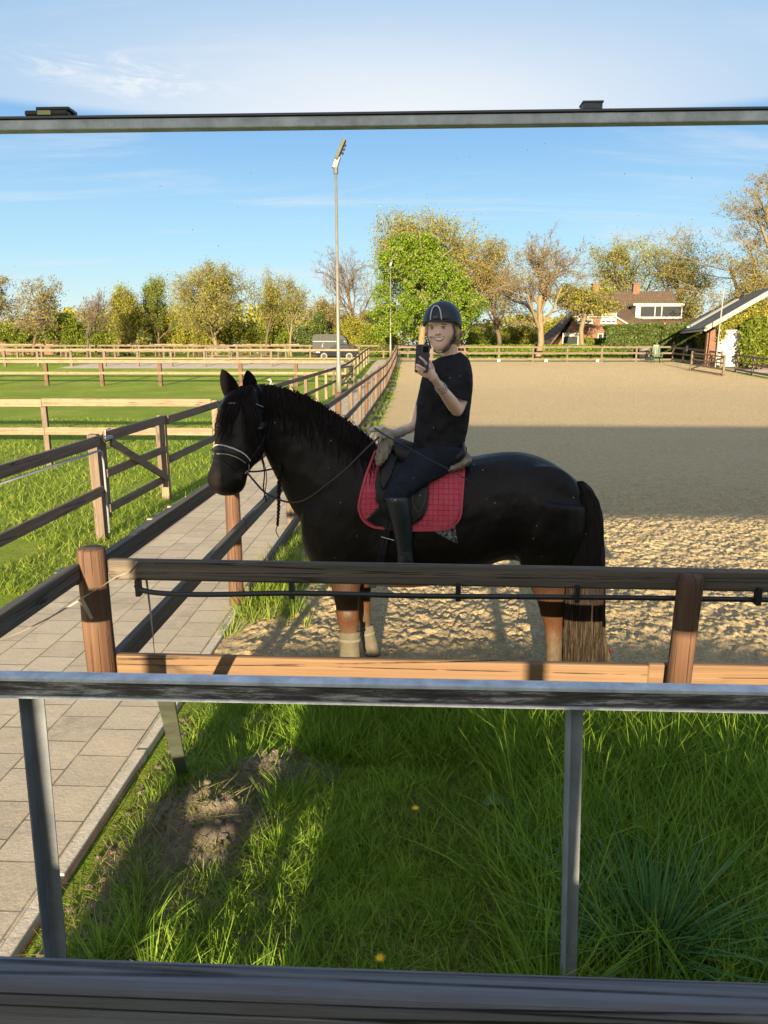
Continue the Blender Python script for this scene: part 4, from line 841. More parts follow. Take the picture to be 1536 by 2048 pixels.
hedge('low dark bush hedge by the house door', X_at(1172, 72), X_at(1222, 72), 72.2, 73.4, 1.9, 'leaf_green', 13, 5000, 0.14)
# ---------------------------------------------------------------- the brick house
def quad(mb, pts, th=0.0, m=0):
    pts = [Vector(p) for p in pts]
    if not th: mb.add(pts, [(0, 1, 2, 3)] if len(pts) == 4 else [tuple(range(len(pts)))], m); return
    n = (pts[1] - pts[0]).cross(pts[2] - pts[0]).normalized() * th; k = len(pts)
    mb.add(pts + [p + n for p in pts], [tuple(range(k))[::-1], tuple(range(k, 2 * k))] + [(i, (i + 1) % k, k + (i + 1) % k, k + i) for i in range(k)], m)
HY = 80.0
def HP(px, py, Y=HY): return P(px, py, Y)
ho = empty('brick_house', 'red brick farmhouse with a steep brown tiled roof and wide dormer', 'house', (X_at(1230, HY), HY, 0.9))
def house():
    zb = 0.9
    m = MB(); a = HP(1112, 690); b = HP(1228, 633); c = HP(1266, 656); d = HP(1266, 690)
    pl = HP(1150, 634)
    def prism(pts2, y0, y1):
        n = len(pts2); V = [(x, y0, z) for x, z in pts2] + [(x, y1, z) for x, z in pts2]
        m.add(V, [tuple(range(n)), tuple(range(n, 2 * n))[::-1]] + [((i + 1) % n, i, n + i, n + (i + 1) % n) for i in range(n)])
    prism([(a.x, zb), (a.x, zb + 1.0), (pl.x, pl.z), (b.x, b.z), (c.x, c.z), (d.x, zb)], HY, HY + 3)
    e0 = HP(1382, 656); m.box(c.x + 0.02, e0.x - 0.3, HY + 1.2, HY + 10, zb, HP(1300, 656).z - 0.1)
    m.build('wall', M['brick'], ho)
    # main roof: front slope facing the arena, with hipped right end; a lower lean-to left end
    RY = HY + 5.2; rl, rr = P(1188, 583, RY), P(1345, 582, RY); zE = HP(1300, 658).z; 
    fl, fr = Vector((pl.x - 0.3, HY - 0.25, b.z + 0.02)), Vector((e0.x, HY - 0.2 + 0.8, zE))
    m = MB(); quad(m, [(c.x, HY + 0.6, zE), (fr.x, HY + 0.6, zE), tuple(rr), tuple(rl), (b.x - 0.1, HY - 0.3, b.z + 0.05)], -0.15)
    quad(m, [(fl.x, HY - 0.28, b.z + 0.03), (b.x + 0.02, HY - 0.28, b.z + 0.03), tuple(rl)], -0.15)
    quad(m, [(fr.x, HY + 0.6, zE), (fr.x, HY + 9.6, zE), tuple(rr)], -0.15)
    quad(m, [(fr.x, HY + 9.6, zE), (a.x - 0.8, HY + 9.6, zE - 1.5), tuple(rl), tuple(rr)], -0.15)
    lo = HP(1090, 690, HY + 0.2); quad(m, [(lo.x, HY + 0.2, zb + 0.4), (fl.x, HY - 0.2, b.z + 0.03), tuple(rl), (a.x - 1.6, HY + 9.6, zb + 0.4)], 0.15)
    roof = m.build('roof', M['tile'], ho)
    for px in (1190, 1271):
        m = MB(); p = P(px, 583, RY); m.box(p.x - 0.35, p.x + 0.35, RY - 0.35, RY + 0.35, p.z - 0.5, p.z + 0.75); m.box(p.x - 0.42, p.x + 0.42, RY - 0.42, RY + 0.42, p.z + 0.75, p.z + 0.85); m.build('chimney', M['brick'], roof)
    # white verge boards and gutter
    m = MB(); m.beam((b.x + 0.02, HY - 0.34, b.z), (c.x + 0.05, HY - 0.34, c.z), 0.05, 0.14); m.beam((fl.x, HY - 0.34, b.z - 0.02), (b.x, HY - 0.34, b.z - 0.02), 0.05, 0.12); m.beam((c.x, HY + 0.50, zE - 0.02), (fr.x, HY + 0.50, zE - 0.02), 0.12, 0.16); m.build('gutter', M['white'], ho)
    # dormer
    x0, x1 = HP(1270, 690).x, HP(1362, 690).x; z0, z1 = HP(830, 638).z, HP(830, 608).z; yd = HY + 1.0
    m = MB(); m.box(x0 + 0.1, x1 - 0.1, yd + 0.02, yd + 4.4, z0, z1 - 0.16); dm = m.build('dormer', M['white'], ho)
    m = MB(); m.box(x0 - 0.25, x1 + 0.25, yd - 0.25, yd + 4.6, z1 - 0.16, z1 + 0.05); m.build('dormer_roof', M['white'], dm)
    def window(px0, px1, py0, py1, yy, bars, parent, blind=0.0):
        xa, xb = P(px0, 690, yy).x, P(px1, 690, yy).x; za, zc = P(830, py1, yy).z, P(830, py0, yy).z; f = 0.09; m = MB()
        m.box(xa, xb, yy - 0.06, yy + 0.05, zc - f, zc); m.box(xa, xb, yy - 0.06, yy + 0.05, za, za + f); m.box(xa, xa + f, yy - 0.058, yy + 0.05, za + f, zc - f); m.box(xb - f, xb, yy - 0.058, yy + 0.05, za + f, zc - f)
        for t in bars: xx = xa + (xb - xa) * t; m.box(xx - 0.045, xx + 0.045, yy - 0.056, yy + 0.05, za + f, zc - f)
        m.box(xa - 0.06, xb + 0.06, yy - 0.14, yy - 0.062, za - 0.07, za - 0.002)
        fr_ = m.build('window', M['white'], parent)
        m = MB(); m.box(xa + f, xb - f, yy - 0.03, yy - 0.01, za + f, zc - f); m.build('pane', M['glass_dk'], fr_)
        if blind:
            m = MB(); m.box(xa + f + 0.02, xb - f - 0.02, yy - 0.045, yy - 0.034, zc - f - blind * (zc - za), zc - f - 0.01); m.build('blind', M['curtain'], fr_)
    M['curtain'] = simple('pale curtain', (0.42, 0.40, 0.33), 0.8)
    window(1274, 1358, 612, 636, HY + 0.95, (0.36, 0.52), dm, 0.0)
    window(1198, 1229, 626, 647, HY - 0.06, (0.33, 0.68), ho, 0.7)
    window(1152, 1182, 628, 647, HY - 0.06, (0.5,), ho, 0.6)
    window(1124, 1156, 666, 690, HY - 0.06, (), ho, 0.22)
    window(1194, 1214, 667, 690, HY - 0.06, (0.5,), ho, 0.0)
    # single storey bay right of the gable, white fascia
    m = MB(); p = HP(1218, 690), HP(1380, 690); zt = HP(830, 661).z; m.box(p[0].x, p[1].x, HY - 2.6, HY - 0.02, 0.8, zt - 0.22); m.build('porch_wall', M['brick'], ho)
    m = MB(); m.box(p[0].x - 0.2, p[1].x + 0.3, HY - 2.8, HY + 0.3, zt - 0.22, zt); m.build('porch_roof', M['white'], ho)
    m = MB(); q = HP(1329, 655, HY - 1); m.tube([(q.x, HY - 1, zt - 0.1), (q.x, HY - 1, zt + 0.75)], 0.10, 8); m.build('flue', simple('clay flue', (0.4, 0.12, 0.04)), ho)
house()
# ---------------------------------------------------------------- the barn on the right
ba = empty('barn', 'barn with a long grey sheet roof and white verge at the right edge', 'barn', (26, 54, 0.8))
def barn():
    A = P(1412, 660, 54); Bk = P(1342, 668, 74); Cr = P(1474, 596, 80); Dr = P(1566, 572, 56)
    m = MB(); quad(m, [A, Dr, Cr, Bk], 0.18); rf_ = m.build('roof', M['slate'], ba)
    m = MB(); m.beam(A + Vector((0, -0.05, 0.12)), Dr + Vector((0, -0.05, 0.12)), 0.16, 0.30); m.build('verge_board', simple('cream board', (0.40, 0.35, 0.26)), rf_)
    a2, b2 = P(1390, 662, 60), P(1500, 596, 61.5); m = MB(); m.beam(P(1376, 657, 59) + Vector((0, 0, 0.1)), P(1475, 602, 68) + Vector((0, 0, 0.15)), 0.22, 0.10); m.beam(Bk + Vector((0, -0.05, 0)), A + Vector((0, 0.05, 0)), 0.15, 0.14); m.build('ridge_strip', M['white'], rf_)
    m = MB(); x1 = Dr.x + 10; wl = A.x + 0.3
    V = [(wl, 54.4, 0.7), (x1, 55.2, 0.7), (x1, 55.2, Dr.z - 0.6), (Dr.x, 55.9, Dr.z - 0.25), (wl, 54.4, A.z - 0.22)]; n = 5
    V2 = [(x, y + 0.3, z) for x, y, z in V]; m.add(V + V2, [tuple(range(5)), tuple(range(5, 10))[::-1]] + [((i + 1) % n, i, n + i, n + (i + 1) % n) for i in range(n)])
    m.build('wall', M['brick'], ba)
    d0, d1 = P(1436, 690, 54).x, P(1474, 690, 54).x; zt = P(830, 660, 54).z
    m = MB(); m.beam((d0, 53.9, (0.7 + zt) / 2), (d1, 53.3, (0.7 + zt) / 2), 0.06, zt - 0.72, bev=0.01); dr = m.build('door', M['white'], ba)
    m = MB(); m.box(d1 - 0.25, d1 - 0.15, 53.15, 53.32, 1.5, 1.75); m.build('handle', M['black'], dr)
    m = MB(); m.box(d1 + 0.05, P(1493, 690, 54).x, 54.3, 54.5, 0.7, zt); m.build('doorway', M['black'], ba)  # solid black slab standing in for the shade inside the open doorway
    m = MB(); m.box(P(1493, 690, 54).x, P(1500, 690, 54).x, 54.1, 54.35, 0.7, zt + 0.1); m.build('door_frame', M['white'], ba)
    m = MB(); q = P(1502, 690, 54).x
    for k in range(16): m.box(q + k * 0.2, q + k * 0.2 + 0.17, 54.05, 54.2, 0.7, zt + 0.2)
    m.build('boarding', simple('blue grey boards', (0.035, 0.05, 0.07), 0.6), ba)
    m = MB(); q = P(1437, 600, 52.5); m.tube([(P(1435, 690, 52.5).x, 52.5, 0.7), (P(1436, 690, 52.5).x, 52.5, P(830, 640, 52.5).z), (P(1437, 690, 52.5).x, 52.5, P(830, 578, 52.5).z)], 0.05, 8); m.build('mast', M['pole'], ba)
barn()
bush(1522, 618, 84, 52.6, 'leaf_green', 'ivy and shrub growing over the barn wall at the right edge', 77, n=9000, ls=0.16, name='climbing_shrub', dep=0.12)
def creeper():
    np.random.seed(4); n = 5200; px = np.random.uniform(1440, 1545, n); top = 655 - (px - 1440) * 0.62; py = top + np.random.rand(n) ** 0.8 * np.where(px < 1478, 26, 60) * (0.7 + 0.5 * fbm(px * 0.08, px * 0, 2, 4)); C = np.array([tuple(P(a, b, 53.9)) for a, b in zip(px, py)]); C[:, 1] += np.random.uniform(-0.25, 0.25, n)
    V, F = leaves_at(C, 0.12, jit=0.08); tag(mesh_obj('creeper', V, F, M['leaf_olive']), 'olive creeper hanging on the barn gable above the white door', 'creeper')
creeper()
bush(1422, 650, 60, 60.5, 'leaf_olive', 'reddish twiggy shrub by the barn corner', 78, n=1500, ls=0.13, name='shrub')
# ---------------------------------------------------------------- small things at the far end
def chair():
    Y = 59.6; x = X_at(1316, Y); z = gz(Y); e = empty('garden_chair', 'dark green plastic garden chair by the far corner post', 'chair', (x, Y, z)); g = simple('green plastic', (0.02, 0.06, 0.035), 0.5); s = 1.15
    m = MB(); m.box(x - .27 * s, x + .25 * s, Y - .25 * s, Y + .25 * s, z + .42 * s, z + .47 * s, bev=.01); m.build('seat', g, e)
    m = MB(); 
    for k in range(5): xx = x - 0.22 * s + k * 0.11 * s; m.beam((xx, Y + .24 * s, z + .46 * s), (xx + 0.05, Y + .40 * s, z + 1.1 * s), 0.085 * s, 0.03)
    m.beam((x - .27 * s, Y + .40 * s, z + 1.1 * s), (x + .3 * s, Y + .40 * s, z + 1.1 * s), .05, .08); m.build('backrest', g, e)
    for sx in (-1, 1):
        for sy in (-1, 1):
            m = MB(); m.beam((x + sx * .23 * s, Y + sy * .22 * s, z + .42 * s), (x + sx * .33 * s, Y + sy * .33 * s, z), .06, .06); m.build('leg', g, e)
        m = MB(); m.box(x + sx * .28 * s - .03, x + sx * .28 * s + .03, Y - .25 * s, Y + .32 * s, z + .66 * s, z + .70 * s); m.beam((x + sx * .28 * s, Y - .22 * s, z + .68 * s), (x + sx * .28 * s, Y - .24 * s, z + .44 * s), .05, .05); m.build('armrest', g, e)
chair()
c = P(1312, 693, 61.8); m = MB(); rr = []
pts = [Vector((c.x + 0.18 * math.sin(k * 1.1), 61.78 + 0.03 * math.cos(k * 2), c.z + 0.1 - k * 0.085)) for k in range(9)]
V = []; F = []
for i in range(8):
    for j in range(7):
        t = j / 6 - 0.5; V.append((c.x + t * (0.42 - 0.03 * i), 61.76 + 0.05 * math.sin(j * 1.9 + i * 0.6), c.z + 0.12 - i * 0.11))
for i in range(7):
    for j in range(6): F.append((i * 7 + j, i * 7 + j + 1, (i + 1) * 7 + j + 1, (i + 1) * 7 + j))
tag(mesh_obj('hung_shirt', V, F, M['white'], None, True), 'white cloth hanging on the far fence above the green chair', 'cloth')
c = P(1351, 692, 58.8); m = MB(); m.ball((21.25, 58.8, c.z - 0.12), 0.26, sc3=(1, 0.8, 0.8)); m.ball((21.25, 58.78, c.z - 0.3), 0.22, sc3=(1.2, 0.7, 1.1)); tag(m.build('hung_hat', M['black'], smooth=True), 'black hat or bag hung on the right arena fence', 'hat')
c = X_at(1290, 65); m = MB(); m.tube([(c, 65, 0.9), (c, 65, 1.0), (c, 65, 1.9), (c, 65, 2.0), (c, 65, 2.02), (c, 65, 2.1)], [0.42, 0.47, 0.47, 0.42, 0.5, 0.46], 20); tag(m.build('barrel', simple('grey barrel', (0.10, 0.10, 0.095), 0.6), smooth=False), 'grey lidded barrel behind the far fence', 'barrel')
tb = empty('bench_table', 'wooden bench table at the right edge on the yard', 'table', (X_at(1528, 47.5), 47.5, gz(47.5))); xx = X_at(1524, 47.5); z = gz(47.5)
m = MB(); m.box(xx - .2, xx + 1.9, 47.2, 48.0, z + 1.0, z + 1.08); m.build('top', M['wood_dark_x'], tb)
for q in (xx, xx + 1.6):
    m = MB(); m.beam((q, 47.6, z), (q, 47.6, z + 1.0), 0.09, 0.09); m.build('leg', M['wood_dark_z'], tb)
m = MB(); m.box(xx - .2, xx + 1.9, 46.7, 47.0, z + 0.42, z + 0.48); m.build('bench', M['wood_dark_x'], tb)
for k, px in enumerate((998, 1093, 1196)):
    c = X_at(px, 61.4); m = MB(); m.box(c - 0.13, c + 0.13, 61.2, 61.4, gz(61) , gz(61) + 0.24, bev=0.02); m.tube([(c, 61.19, gz(61) + 0.12), (c, 61.17, gz(61) + 0.12)], 0.08, 12)
    tag(m.build('marker_block', M['white']), ['white marker block at the far fence, just right of the rider', 'white marker block at the foot of the ochre trunk tree', 'white marker block below the house window at the far fence'][k], 'marker', 'white marker blocks along the far arena edge')
# ---------------------------------------------------------------- trailer and car
VY = 70.0
M['rim'] = simple('grey wheel rim', (0.05, 0.05, 0.052), 0.9, spec=0.05)
def trailer():
    x0, x1 = X_at(622, VY), X_at(693, VY); z = gz(VY); zt = P(660, 668, VY).z; g = simple('grey trailer panel', (0.055, 0.058, 0.060), 0.85, spec=0.1)
    e = empty('horse_trailer', 'boxy grey horse trailer parked behind the dark hatchback', 'trailer', ((x0 + x1) / 2, VY + 2, z)); n = 16
    prof = [(x0, z + 0.55), (x0, z + 0.6 + (zt - z) * 0.68), (x0 + 0.12, zt - 0.12), (x0 + 0.4, zt)] + [(x1 - 1.0 + 1.0 * math.sin(a), zt - 0.95 + 0.95 * math.cos(a)) for a in [i * math.pi / 12 for i in range(0, 6)]] + [(x1, z + 0.9), (x1 - 0.1, z + 0.55)]
    m = MB(); k = len(prof); V = [(x, VY + 1.0, zz) for x, zz in prof] + [(x, VY + 3.0, zz) for x, zz in prof]; m.add(V, [tuple(range(k)), tuple(range(k, 2 * k))[::-1]] + [((i + 1) % k, i, k + i, k + (i + 1) % k) for i in range(k)]); m.build('body', g, e)
    m = MB(); m.box(x0 + 0.05, x1 - 0.2, VY + 0.96, VY + 0.995, z + 1.62, z + 1.68); m.build('trim_stripe', M['steel'], e)
    m = MB(); m.box(x1 - 1.0, x1 - 0.35, VY + 0.95, VY + 0.995, zt - 0.95, zt - 0.5); m.build('window', M['glass_dk'], e)
    m = MB(); q = Vector((x0 + 0.9, VY + 0.97, z + 1.1)); m.tube([q, q + Vector((0.1, 0, 0.12)), q + Vector((0.05, 0, 0.28)), q + Vector((0.2, 0, 0.36))], [0.05, 0.07, 0.05, 0.03], 6); m.build('emblem', M['steel'], e)
    for cx in (x0 + 1.5, x0 + 2.3):
        w_ = empty('wheel', None, None, (0, 0, 0)); w_.parent = e; w_.location = (cx - e.location.x, VY + 1.0 - e.location.y, z + 0.33 - e.location.z)
        m = MB(); m.tube([(-0, -0.1, 0), (0, 0.12, 0)], 0.33, 20); o = mesh_obj('tyre', m.V, m.F, M['black']); o.parent = w_
        m = MB(); m.tube([(0, -0.12, 0), (0, -0.101, 0)], 0.19, 14); o = mesh_obj('rim', m.V, m.F, M['rim']); o.parent = w_
trailer()
def car():
    xr = X_at(718, VY - 1); xl = X_at(634, VY - 1); z = gz(VY - 1); L_ = xr - xl; Y0, Y1 = VY - 1.9, VY - 0.2; s = L_ / 4.3
    e = empty('parked_car', 'dark hatchback with red tail lights parked in front of the trailer', 'car', ((xl + xr) / 2, VY - 1, z)); paint = NT('dark car paint'); paint.set((0.010, 0.012, 0.018), 0.07, 0.0, 0.5)
    lower = [(0, .45), (.02, .68), (.12, .80), (.55, .90), (1.15, 0.98), (1.35, 1.0), (4.2, 1.02), (4.28, .85), (4.3, .45), (4.2, .30), (.1, .30)]
    cab = [(1.15, 0.97), (1.95, 1.46), (2.5, 1.52), (3.5, 1.50), (3.95, 1.36), (4.22, 1.02)]
    def pr(mb, pts, ya, yb, ins=0.0):
        k = len(pts); V = [(xl + x * s, ya + ins, z + y * s) for x, y in pts] + [(xl + x * s, yb - ins, z + y * s) for x, y in pts]; mb.add(V, [tuple(range(k)), tuple(range(k, 2 * k))[::-1]] + [((i + 1) % k, i, k + i, k + (i + 1) % k) for i in range(k)])
    m = MB(); pr(m, lower, Y0, Y1); pr(m, cab, Y0, Y1, 0.12); import bmesh
    o = m.build('body', paint.m, e); bv = o.modifiers.new('b', 'BEVEL'); bv.width = 0.05; bv.segments = 2; bv.limit_method = 'ANGLE'
    m = MB()
    for (xa, xb, ya, yb) in (((1.42, 2.35, 1.05, 1.42)), ((2.45, 3.35, 1.05, 1.44)), ((3.45, 3.85, 1.1, 1.38))):
        V = [(xl + (xa + (0.42 if xa < 2 else 0)) * s, yb), (xl + xb * s, yb), (xl + xb * s, ya), (xl + xa * s, ya)]
        m.add([(V[0][0], Y0 + 0.11, z + V[0][1] * s), (V[1][0], Y0 + 0.11, z + V[1][1] * s), (V[2][0], Y0 + 0.11, z + V[2][1] * s), (V[3][0], Y0 + 0.11, z + V[3][1] * s)], [(0, 1, 2, 3)])
    m.build('window', M['glass_dk'], e)
    tl = simple('red lamp', (0.5, 0.02, 0.01), 0.3); m = MB(); m.box(xl + 3.92 * s, xl + 4.27 * s, Y0 - 0.015, Y0 + 0.05, z + .86 * s, z + 1.06 * s, bev=0.02); m.build('tail_light', tl, e)
    m = MB(); m.box(xl + 0.02 * s, xl + 0.42 * s, Y0 - 0.012, Y0 + 0.04, z + .66 * s, z + .80 * s, bev=0.02); m.build('headlight', M['steel'], e)
    for cx in (.82, 3.38):
        w_ = empty('wheel', None, None); w_.parent = e; w_.location = Vector((xl + cx * s, Y0, z + 0.33 * s)) - e.location
        m = MB(); m.tube([(0, -0.03, 0), (0, 0.16, 0)], 0.34 * s, 22); o = mesh_obj('tyre', m.V, m.F, M['black']); o.parent = w_
        m = MB(); m.tube([(0, -0.05, 0), (0, -0.031, 0)], 0.21 * s, 16); o = mesh_obj('rim', m.V, m.F, M['rim']); o.parent = w_
        for k in range(5): a = k * 1.2566; mm = MB()
    m = MB(); m.box(xl + 1.35 * s, xl + 1.5 * s, Y0 - 0.16, Y0 - 0.01, z + 1.0 * s, z + 1.1 * s, bev=0.02); m.build('wing_mirror', M['black'], e)
car()
# white goose standing in the second paddock
def goose():
    Y = 35.0; c = P(541, 752, Y); s = 0.9; x, z = c.x, gz(Y); e = empty('goose', 'small white goose standing in the paddock right of the horse\'s ears', 'goose', (x, Y, z))
    m = MB(); m.ball((x, Y, z + .26 * s), .20 * s, sc3=(1.35, .8, .75)); m.tube([(x - .05 * s, Y, z + .3 * s), (x - .02 * s, Y, z + .48 * s), (x + .03 * s, Y, z + .60 * s), (x - .02 * s, Y, z + .68 * s)], [.09 * s, .05 * s, .04 * s, .05 * s], 10); m.ball((x - .05 * s, Y, z + .68 * s), .065 * s, sc3=(1.3, 1, 1))
    m.tube([(x + .2 * s, Y, z + .26 * s), (x + .42 * s, Y, z + .33 * s)], [.10 * s, .02 * s], 8)
    for q in (-.05, .05): m.tube([(x, Y + q, z + .2 * s), (x, Y + q, z - 0.01)], .015, 6)
    V, F = fuse(m, 0.022, 2); mesh_obj('body', V, F, M['white'], e, True)
    m = MB(); m.tube([(x - .10 * s, Y, z + .68 * s), (x - .19 * s, Y, z + .665 * s)], [.03 * s, .012 * s], 8); m.build('beak', simple('orange beak', (.5, .2, .03)), e)
goose()
# low barn roof and house far away between the left trees
fb = empty('farm_building', 'far brown roofed building half hidden at the left edge', 'building', (X_at(60, 100), 100, 0.9))
m = MB(); x0, x1 = X_at(0, 100), X_at(118, 100); zt = P(830, 636, 100).z; m.box(x0, x1, 100, 108, 0.9, 3.0); m.build('wall', M['brick'], fb)
m = MB(); quad(m, [(x0 - 1, 99.5, 2.9), (x1 + 1, 99.5, 2.9), (x1 - 2, 104, zt), (x0 + 2, 104, zt)], 0.2); m.build('roof', M['tile'], fb)
fb = empty('farm_building', 'far white walled shed seen between the chestnut and the ochre trunk', 'building', (X_at(1050, 104), 104, 0.9))
m = MB(); x0, x1 = X_at(1005, 104), X_at(1110, 104); m.box(x0, x1, 104, 108, 0.9, 3.1); m.build('wall', M['glass_dk'], fb)
m = MB(); m.box(x0 - 1, x1 + 1, 103.5, 109, 3.1, 3.4); m.build('roof', M['white'], fb)
# ---------------------------------------------------------------- the horse (sections are outline points seen from the camera + half depth + distance)
def coat_mat():
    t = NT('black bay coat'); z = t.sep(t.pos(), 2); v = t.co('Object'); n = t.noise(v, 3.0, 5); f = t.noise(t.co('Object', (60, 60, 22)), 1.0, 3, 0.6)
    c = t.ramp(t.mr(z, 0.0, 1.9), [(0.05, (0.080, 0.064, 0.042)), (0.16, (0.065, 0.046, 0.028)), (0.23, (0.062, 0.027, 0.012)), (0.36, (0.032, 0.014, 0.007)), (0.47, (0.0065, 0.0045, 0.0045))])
    c = t.mix(t.mr(n, 0.35, 0.7, 0.0, 0.5), c, (0.014, 0.009, 0.007)) if False else c
    c = t.mix(t.mr(f, 0.3, 0.7, 0.0, 0.35), c, (0.006, 0.005, 0.005))
    dn = t.noise(t.co('Object'), 1.8, 6, 0.7); c = t.mix(t.math('MULTIPLY', t.mr(dn, 0.52, 0.72), t.mr(f, 0.3, 0.6)), c, (0.020, 0.017, 0.016)); t.set(c, t.mr(n, 0.3, 0.7, 0.36, 0.60), spec=0.2); t.bump(t.math('ADD', f, t.math('MULTIPLY', n, 3)), 0.22, 0.012)
    t.b.inputs['Sheen Weight'].default_value = 0.0; return t.m
M['coat'] = coat_mat(); M['hoof'] = simple('dusty hoof', (0.10, 0.08, 0.055), 0.8)
M['leather'] = simple('black leather', (0.010, 0.011, 0.014), 0.42, 0, 0.25, 9, 0.1, 0.25)
M['leather_brown'] = simple('dark brown leather', (0.022, 0.014, 0.011), 0.45)
M['silver'] = simple('polished steel', (0.35, 0.35, 0.36), 0.25, 0.9, 0.1)
YB = 4.74
hb = MB()
loft(hb, [(604, 985, 606, 1092, .06, 4.70), (612, 968, 612, 1105, .14, 4.71), (628, 950, 628, 1128, .20, 4.73), (655, 925, 655, 1145, .25, 4.74), (690, 900, 690, 1158, .28, YB), (730, 886, 730, 1166, .295, YB), (755, 888, 760, 1170, .30, YB),
          (820, 905, 820, 1172, .315, YB), (880, 916, 885, 1164, .33, YB), (935, 914, 940, 1146, .33, YB), (975, 908, 990, 1122, .31, YB), (1015, 904, 1025, 1118, .305, YB), (1055, 906, 1065, 1130, .31, YB), (1095, 920, 1100, 1135, .30, YB), (1130, 942, 1138, 1130, .26, YB), (1158, 965, 1162, 1115, .20, YB), (1174, 990, 1172, 1090, .10, YB), (1178, 1010, 1176, 1060, .03, YB)], n=28)
# neck
loft(hb, [(488, 772, 512, 892, .06, 4.56), (505, 766, 528, 905, .085, 4.58), (530, 770, 540, 930, .095, 4.62), (560, 779, 556, 962, .10, 4.65), (600, 794, 575, 1000, .115, 4.68), (640, 815, 596, 1035, .14, 4.70), (680, 840, 622, 1065, .18, 4.71), (715, 866, 655, 1095, .22, 4.73), (745, 892, 700, 1115, .25, YB)], n=26)
# head: seen three quarters from the front, muzzle nearer to the camera
loft(hb, [(478, 774, 512, 768, .05, 4.58), (458, 782, 518, 776, .085, 4.56), (444, 802, 524, 800, .105, 4.53), (435, 828, 529, 832, .115, 4.50), (430, 855, 532, 862, .12, 4.48), (429, 880, 531, 895, .12, 4.45), (428, 900, 522, 918, .105, 4.42), (425, 918, 508, 932, .085, 4.40), (420, 936, 498, 945, .075, 4.38), (414, 953, 494, 958, .075, 4.37), (417, 970, 490, 974, .07, 4.37), (430, 984, 480, 986, .05, 4.38), (444, 991, 468, 990, .02, 4.39)], n=22)
# brow ridges, cheek, nostril rims, lip
for (px, py, Y, r, s3) in ((522, 852, 4.42, .038, (1, .8, .8)), (434, 850, 4.42, .026, (1, .8, .8)), (505, 895, 4.42, .060, (1, .8, 1.1)), (463, 880, 4.365, .045, (1.0, .5, 2.6)), (463, 935, 4.33, .040, (1.1, .6, 1.5)), (444, 958, 4.315, .026, (1, .8, 1.1)), (480, 955, 4.325, .026, (1, .8, 1.1)), (460, 978, 4.33, .032, (1.3, .8, .7))):
    hb.ball(tuple(P(px, py, Y)), r, sc3=s3)
# shoulder, stifle, croup and point of hip
for (px, py, Y, r, s3) in ((672, 1035, 4.56, .14, (1.0, .5, 1.5)), (640, 1068, 4.62, .11, (.8, .8, 1.0)), (1065, 1055, 4.56, .19, (1, .5, 1.2)), (1085, 1000, 4.58, .19, (1.3, .5, 1.2))):
    hb.ball(tuple(P(px, py, Y)), r, seg=16, rings=12, sc3=s3)
def leg(secs): loft(hb, secs, n=16)
leg([(640, 1060, 735, 1080, .10, 4.62), (650, 1110, 728, 1115, .085, 4.62), (656, 1150, 724, 1152, .07, 4.62), (664, 1185, 720, 1186, .055, 4.61), (670, 1212, 718, 1212, .045, 4.61), (672, 1232, 719, 1232, .045, 4.60), (676, 1255, 718, 1255, .036, 4.61), (682, 1275, 717, 1275, .030, 4.61), (684, 1300, 716, 1300, .03, 4.61), (682, 1318, 718, 1318, .036, 4.60), (680, 1330, 716, 1331, .036, 4.58)])
leg([(668, 1090, 760, 1090, .09, 4.88), (690, 1130, 750, 1130, .07, 4.90), (706, 1170, 744, 1170, .045, 4.92), (712, 1205, 742, 1205, .04, 4.92), (716, 1235, 742, 1235, .036, 4.92), (722, 1262, 744, 1260, .028, 4.93), (727, 1290, 751, 1286, .028, 4.92), (731, 1310, 757, 1306, .034, 4.91), (735, 1322, 762, 1320, .034, 4.90)])
leg([(1030, 985, 1172, 1010, .17, 4.58), (1030, 1040, 1174, 1050, .15, 4.56), (1033, 1085, 1168, 1090, .12, 4.54), (1038, 1125, 1155, 1130, .09, 4.53), (1050, 1155, 1146, 1165, .07, 4.53), (1062, 1180, 1142, 1192, .055, 4.53), (1074, 1205, 1140, 1215, .048, 4.53), (1080, 1230, 1134, 1236, .042, 4.53), (1088, 1255, 1128, 1258, .034, 4.53), (1090, 1300, 1127, 1300, .032, 4.52), (1086, 1335, 1128, 1335, .038, 4.52), (1082, 1352, 1124, 1356, .038, 4.50)])
leg([(1040, 985, 1170, 1010, .14, 4.88), (1060, 1060, 1172, 1070, .11, 4.92), (1085, 1120, 1170, 1130, .07, 4.95), (1110, 1165, 1172, 1175, .05, 4.97), (1130, 1195, 1178, 1205, .045, 4.98), (1142, 1225, 1180, 1230, .036, 4.98), (1150, 1260, 1178, 1262, .03, 4.98), (1152, 1290, 1180, 1290, .034, 4.97), (1150, 1306, 1182, 1308, .036, 4.95)])
HV, HF = fuse(hb, 0.0135, 7)
nz_ = fbm(HV[:, 0] * 5 + HV[:, 2] * 2, HV[:, 2] * 6 - HV[:, 0] * 2, 3, 61) - 0.5; HV[:, 1] += 0.030 * nz_ * np.clip((HV[:, 2] - 0.75) / 0.2, 0, 1); nz2 = np.abs(fbm(HV[:, 0] * 11 - HV[:, 2] * 5, HV[:, 2] * 4 + HV[:, 0] * 3, 2, 67) - 0.5); HV[:, 1] -= 0.012 * nz2 * np.clip((HV[:, 2] - 0.75) / 0.2, 0, 1)
HT = bvh(HV, HF)
horse = empty('horse', 'big black horse standing side on with its head turned to the mirror', 'horse', (float(P(880, 1000, YB).x), YB, 0))
mesh_obj('body', HV, HF, M['coat'], horse, True)
M['ear'] = simple('ear fur', (0.006, 0.005, 0.006), 0.95, spec=0.03)
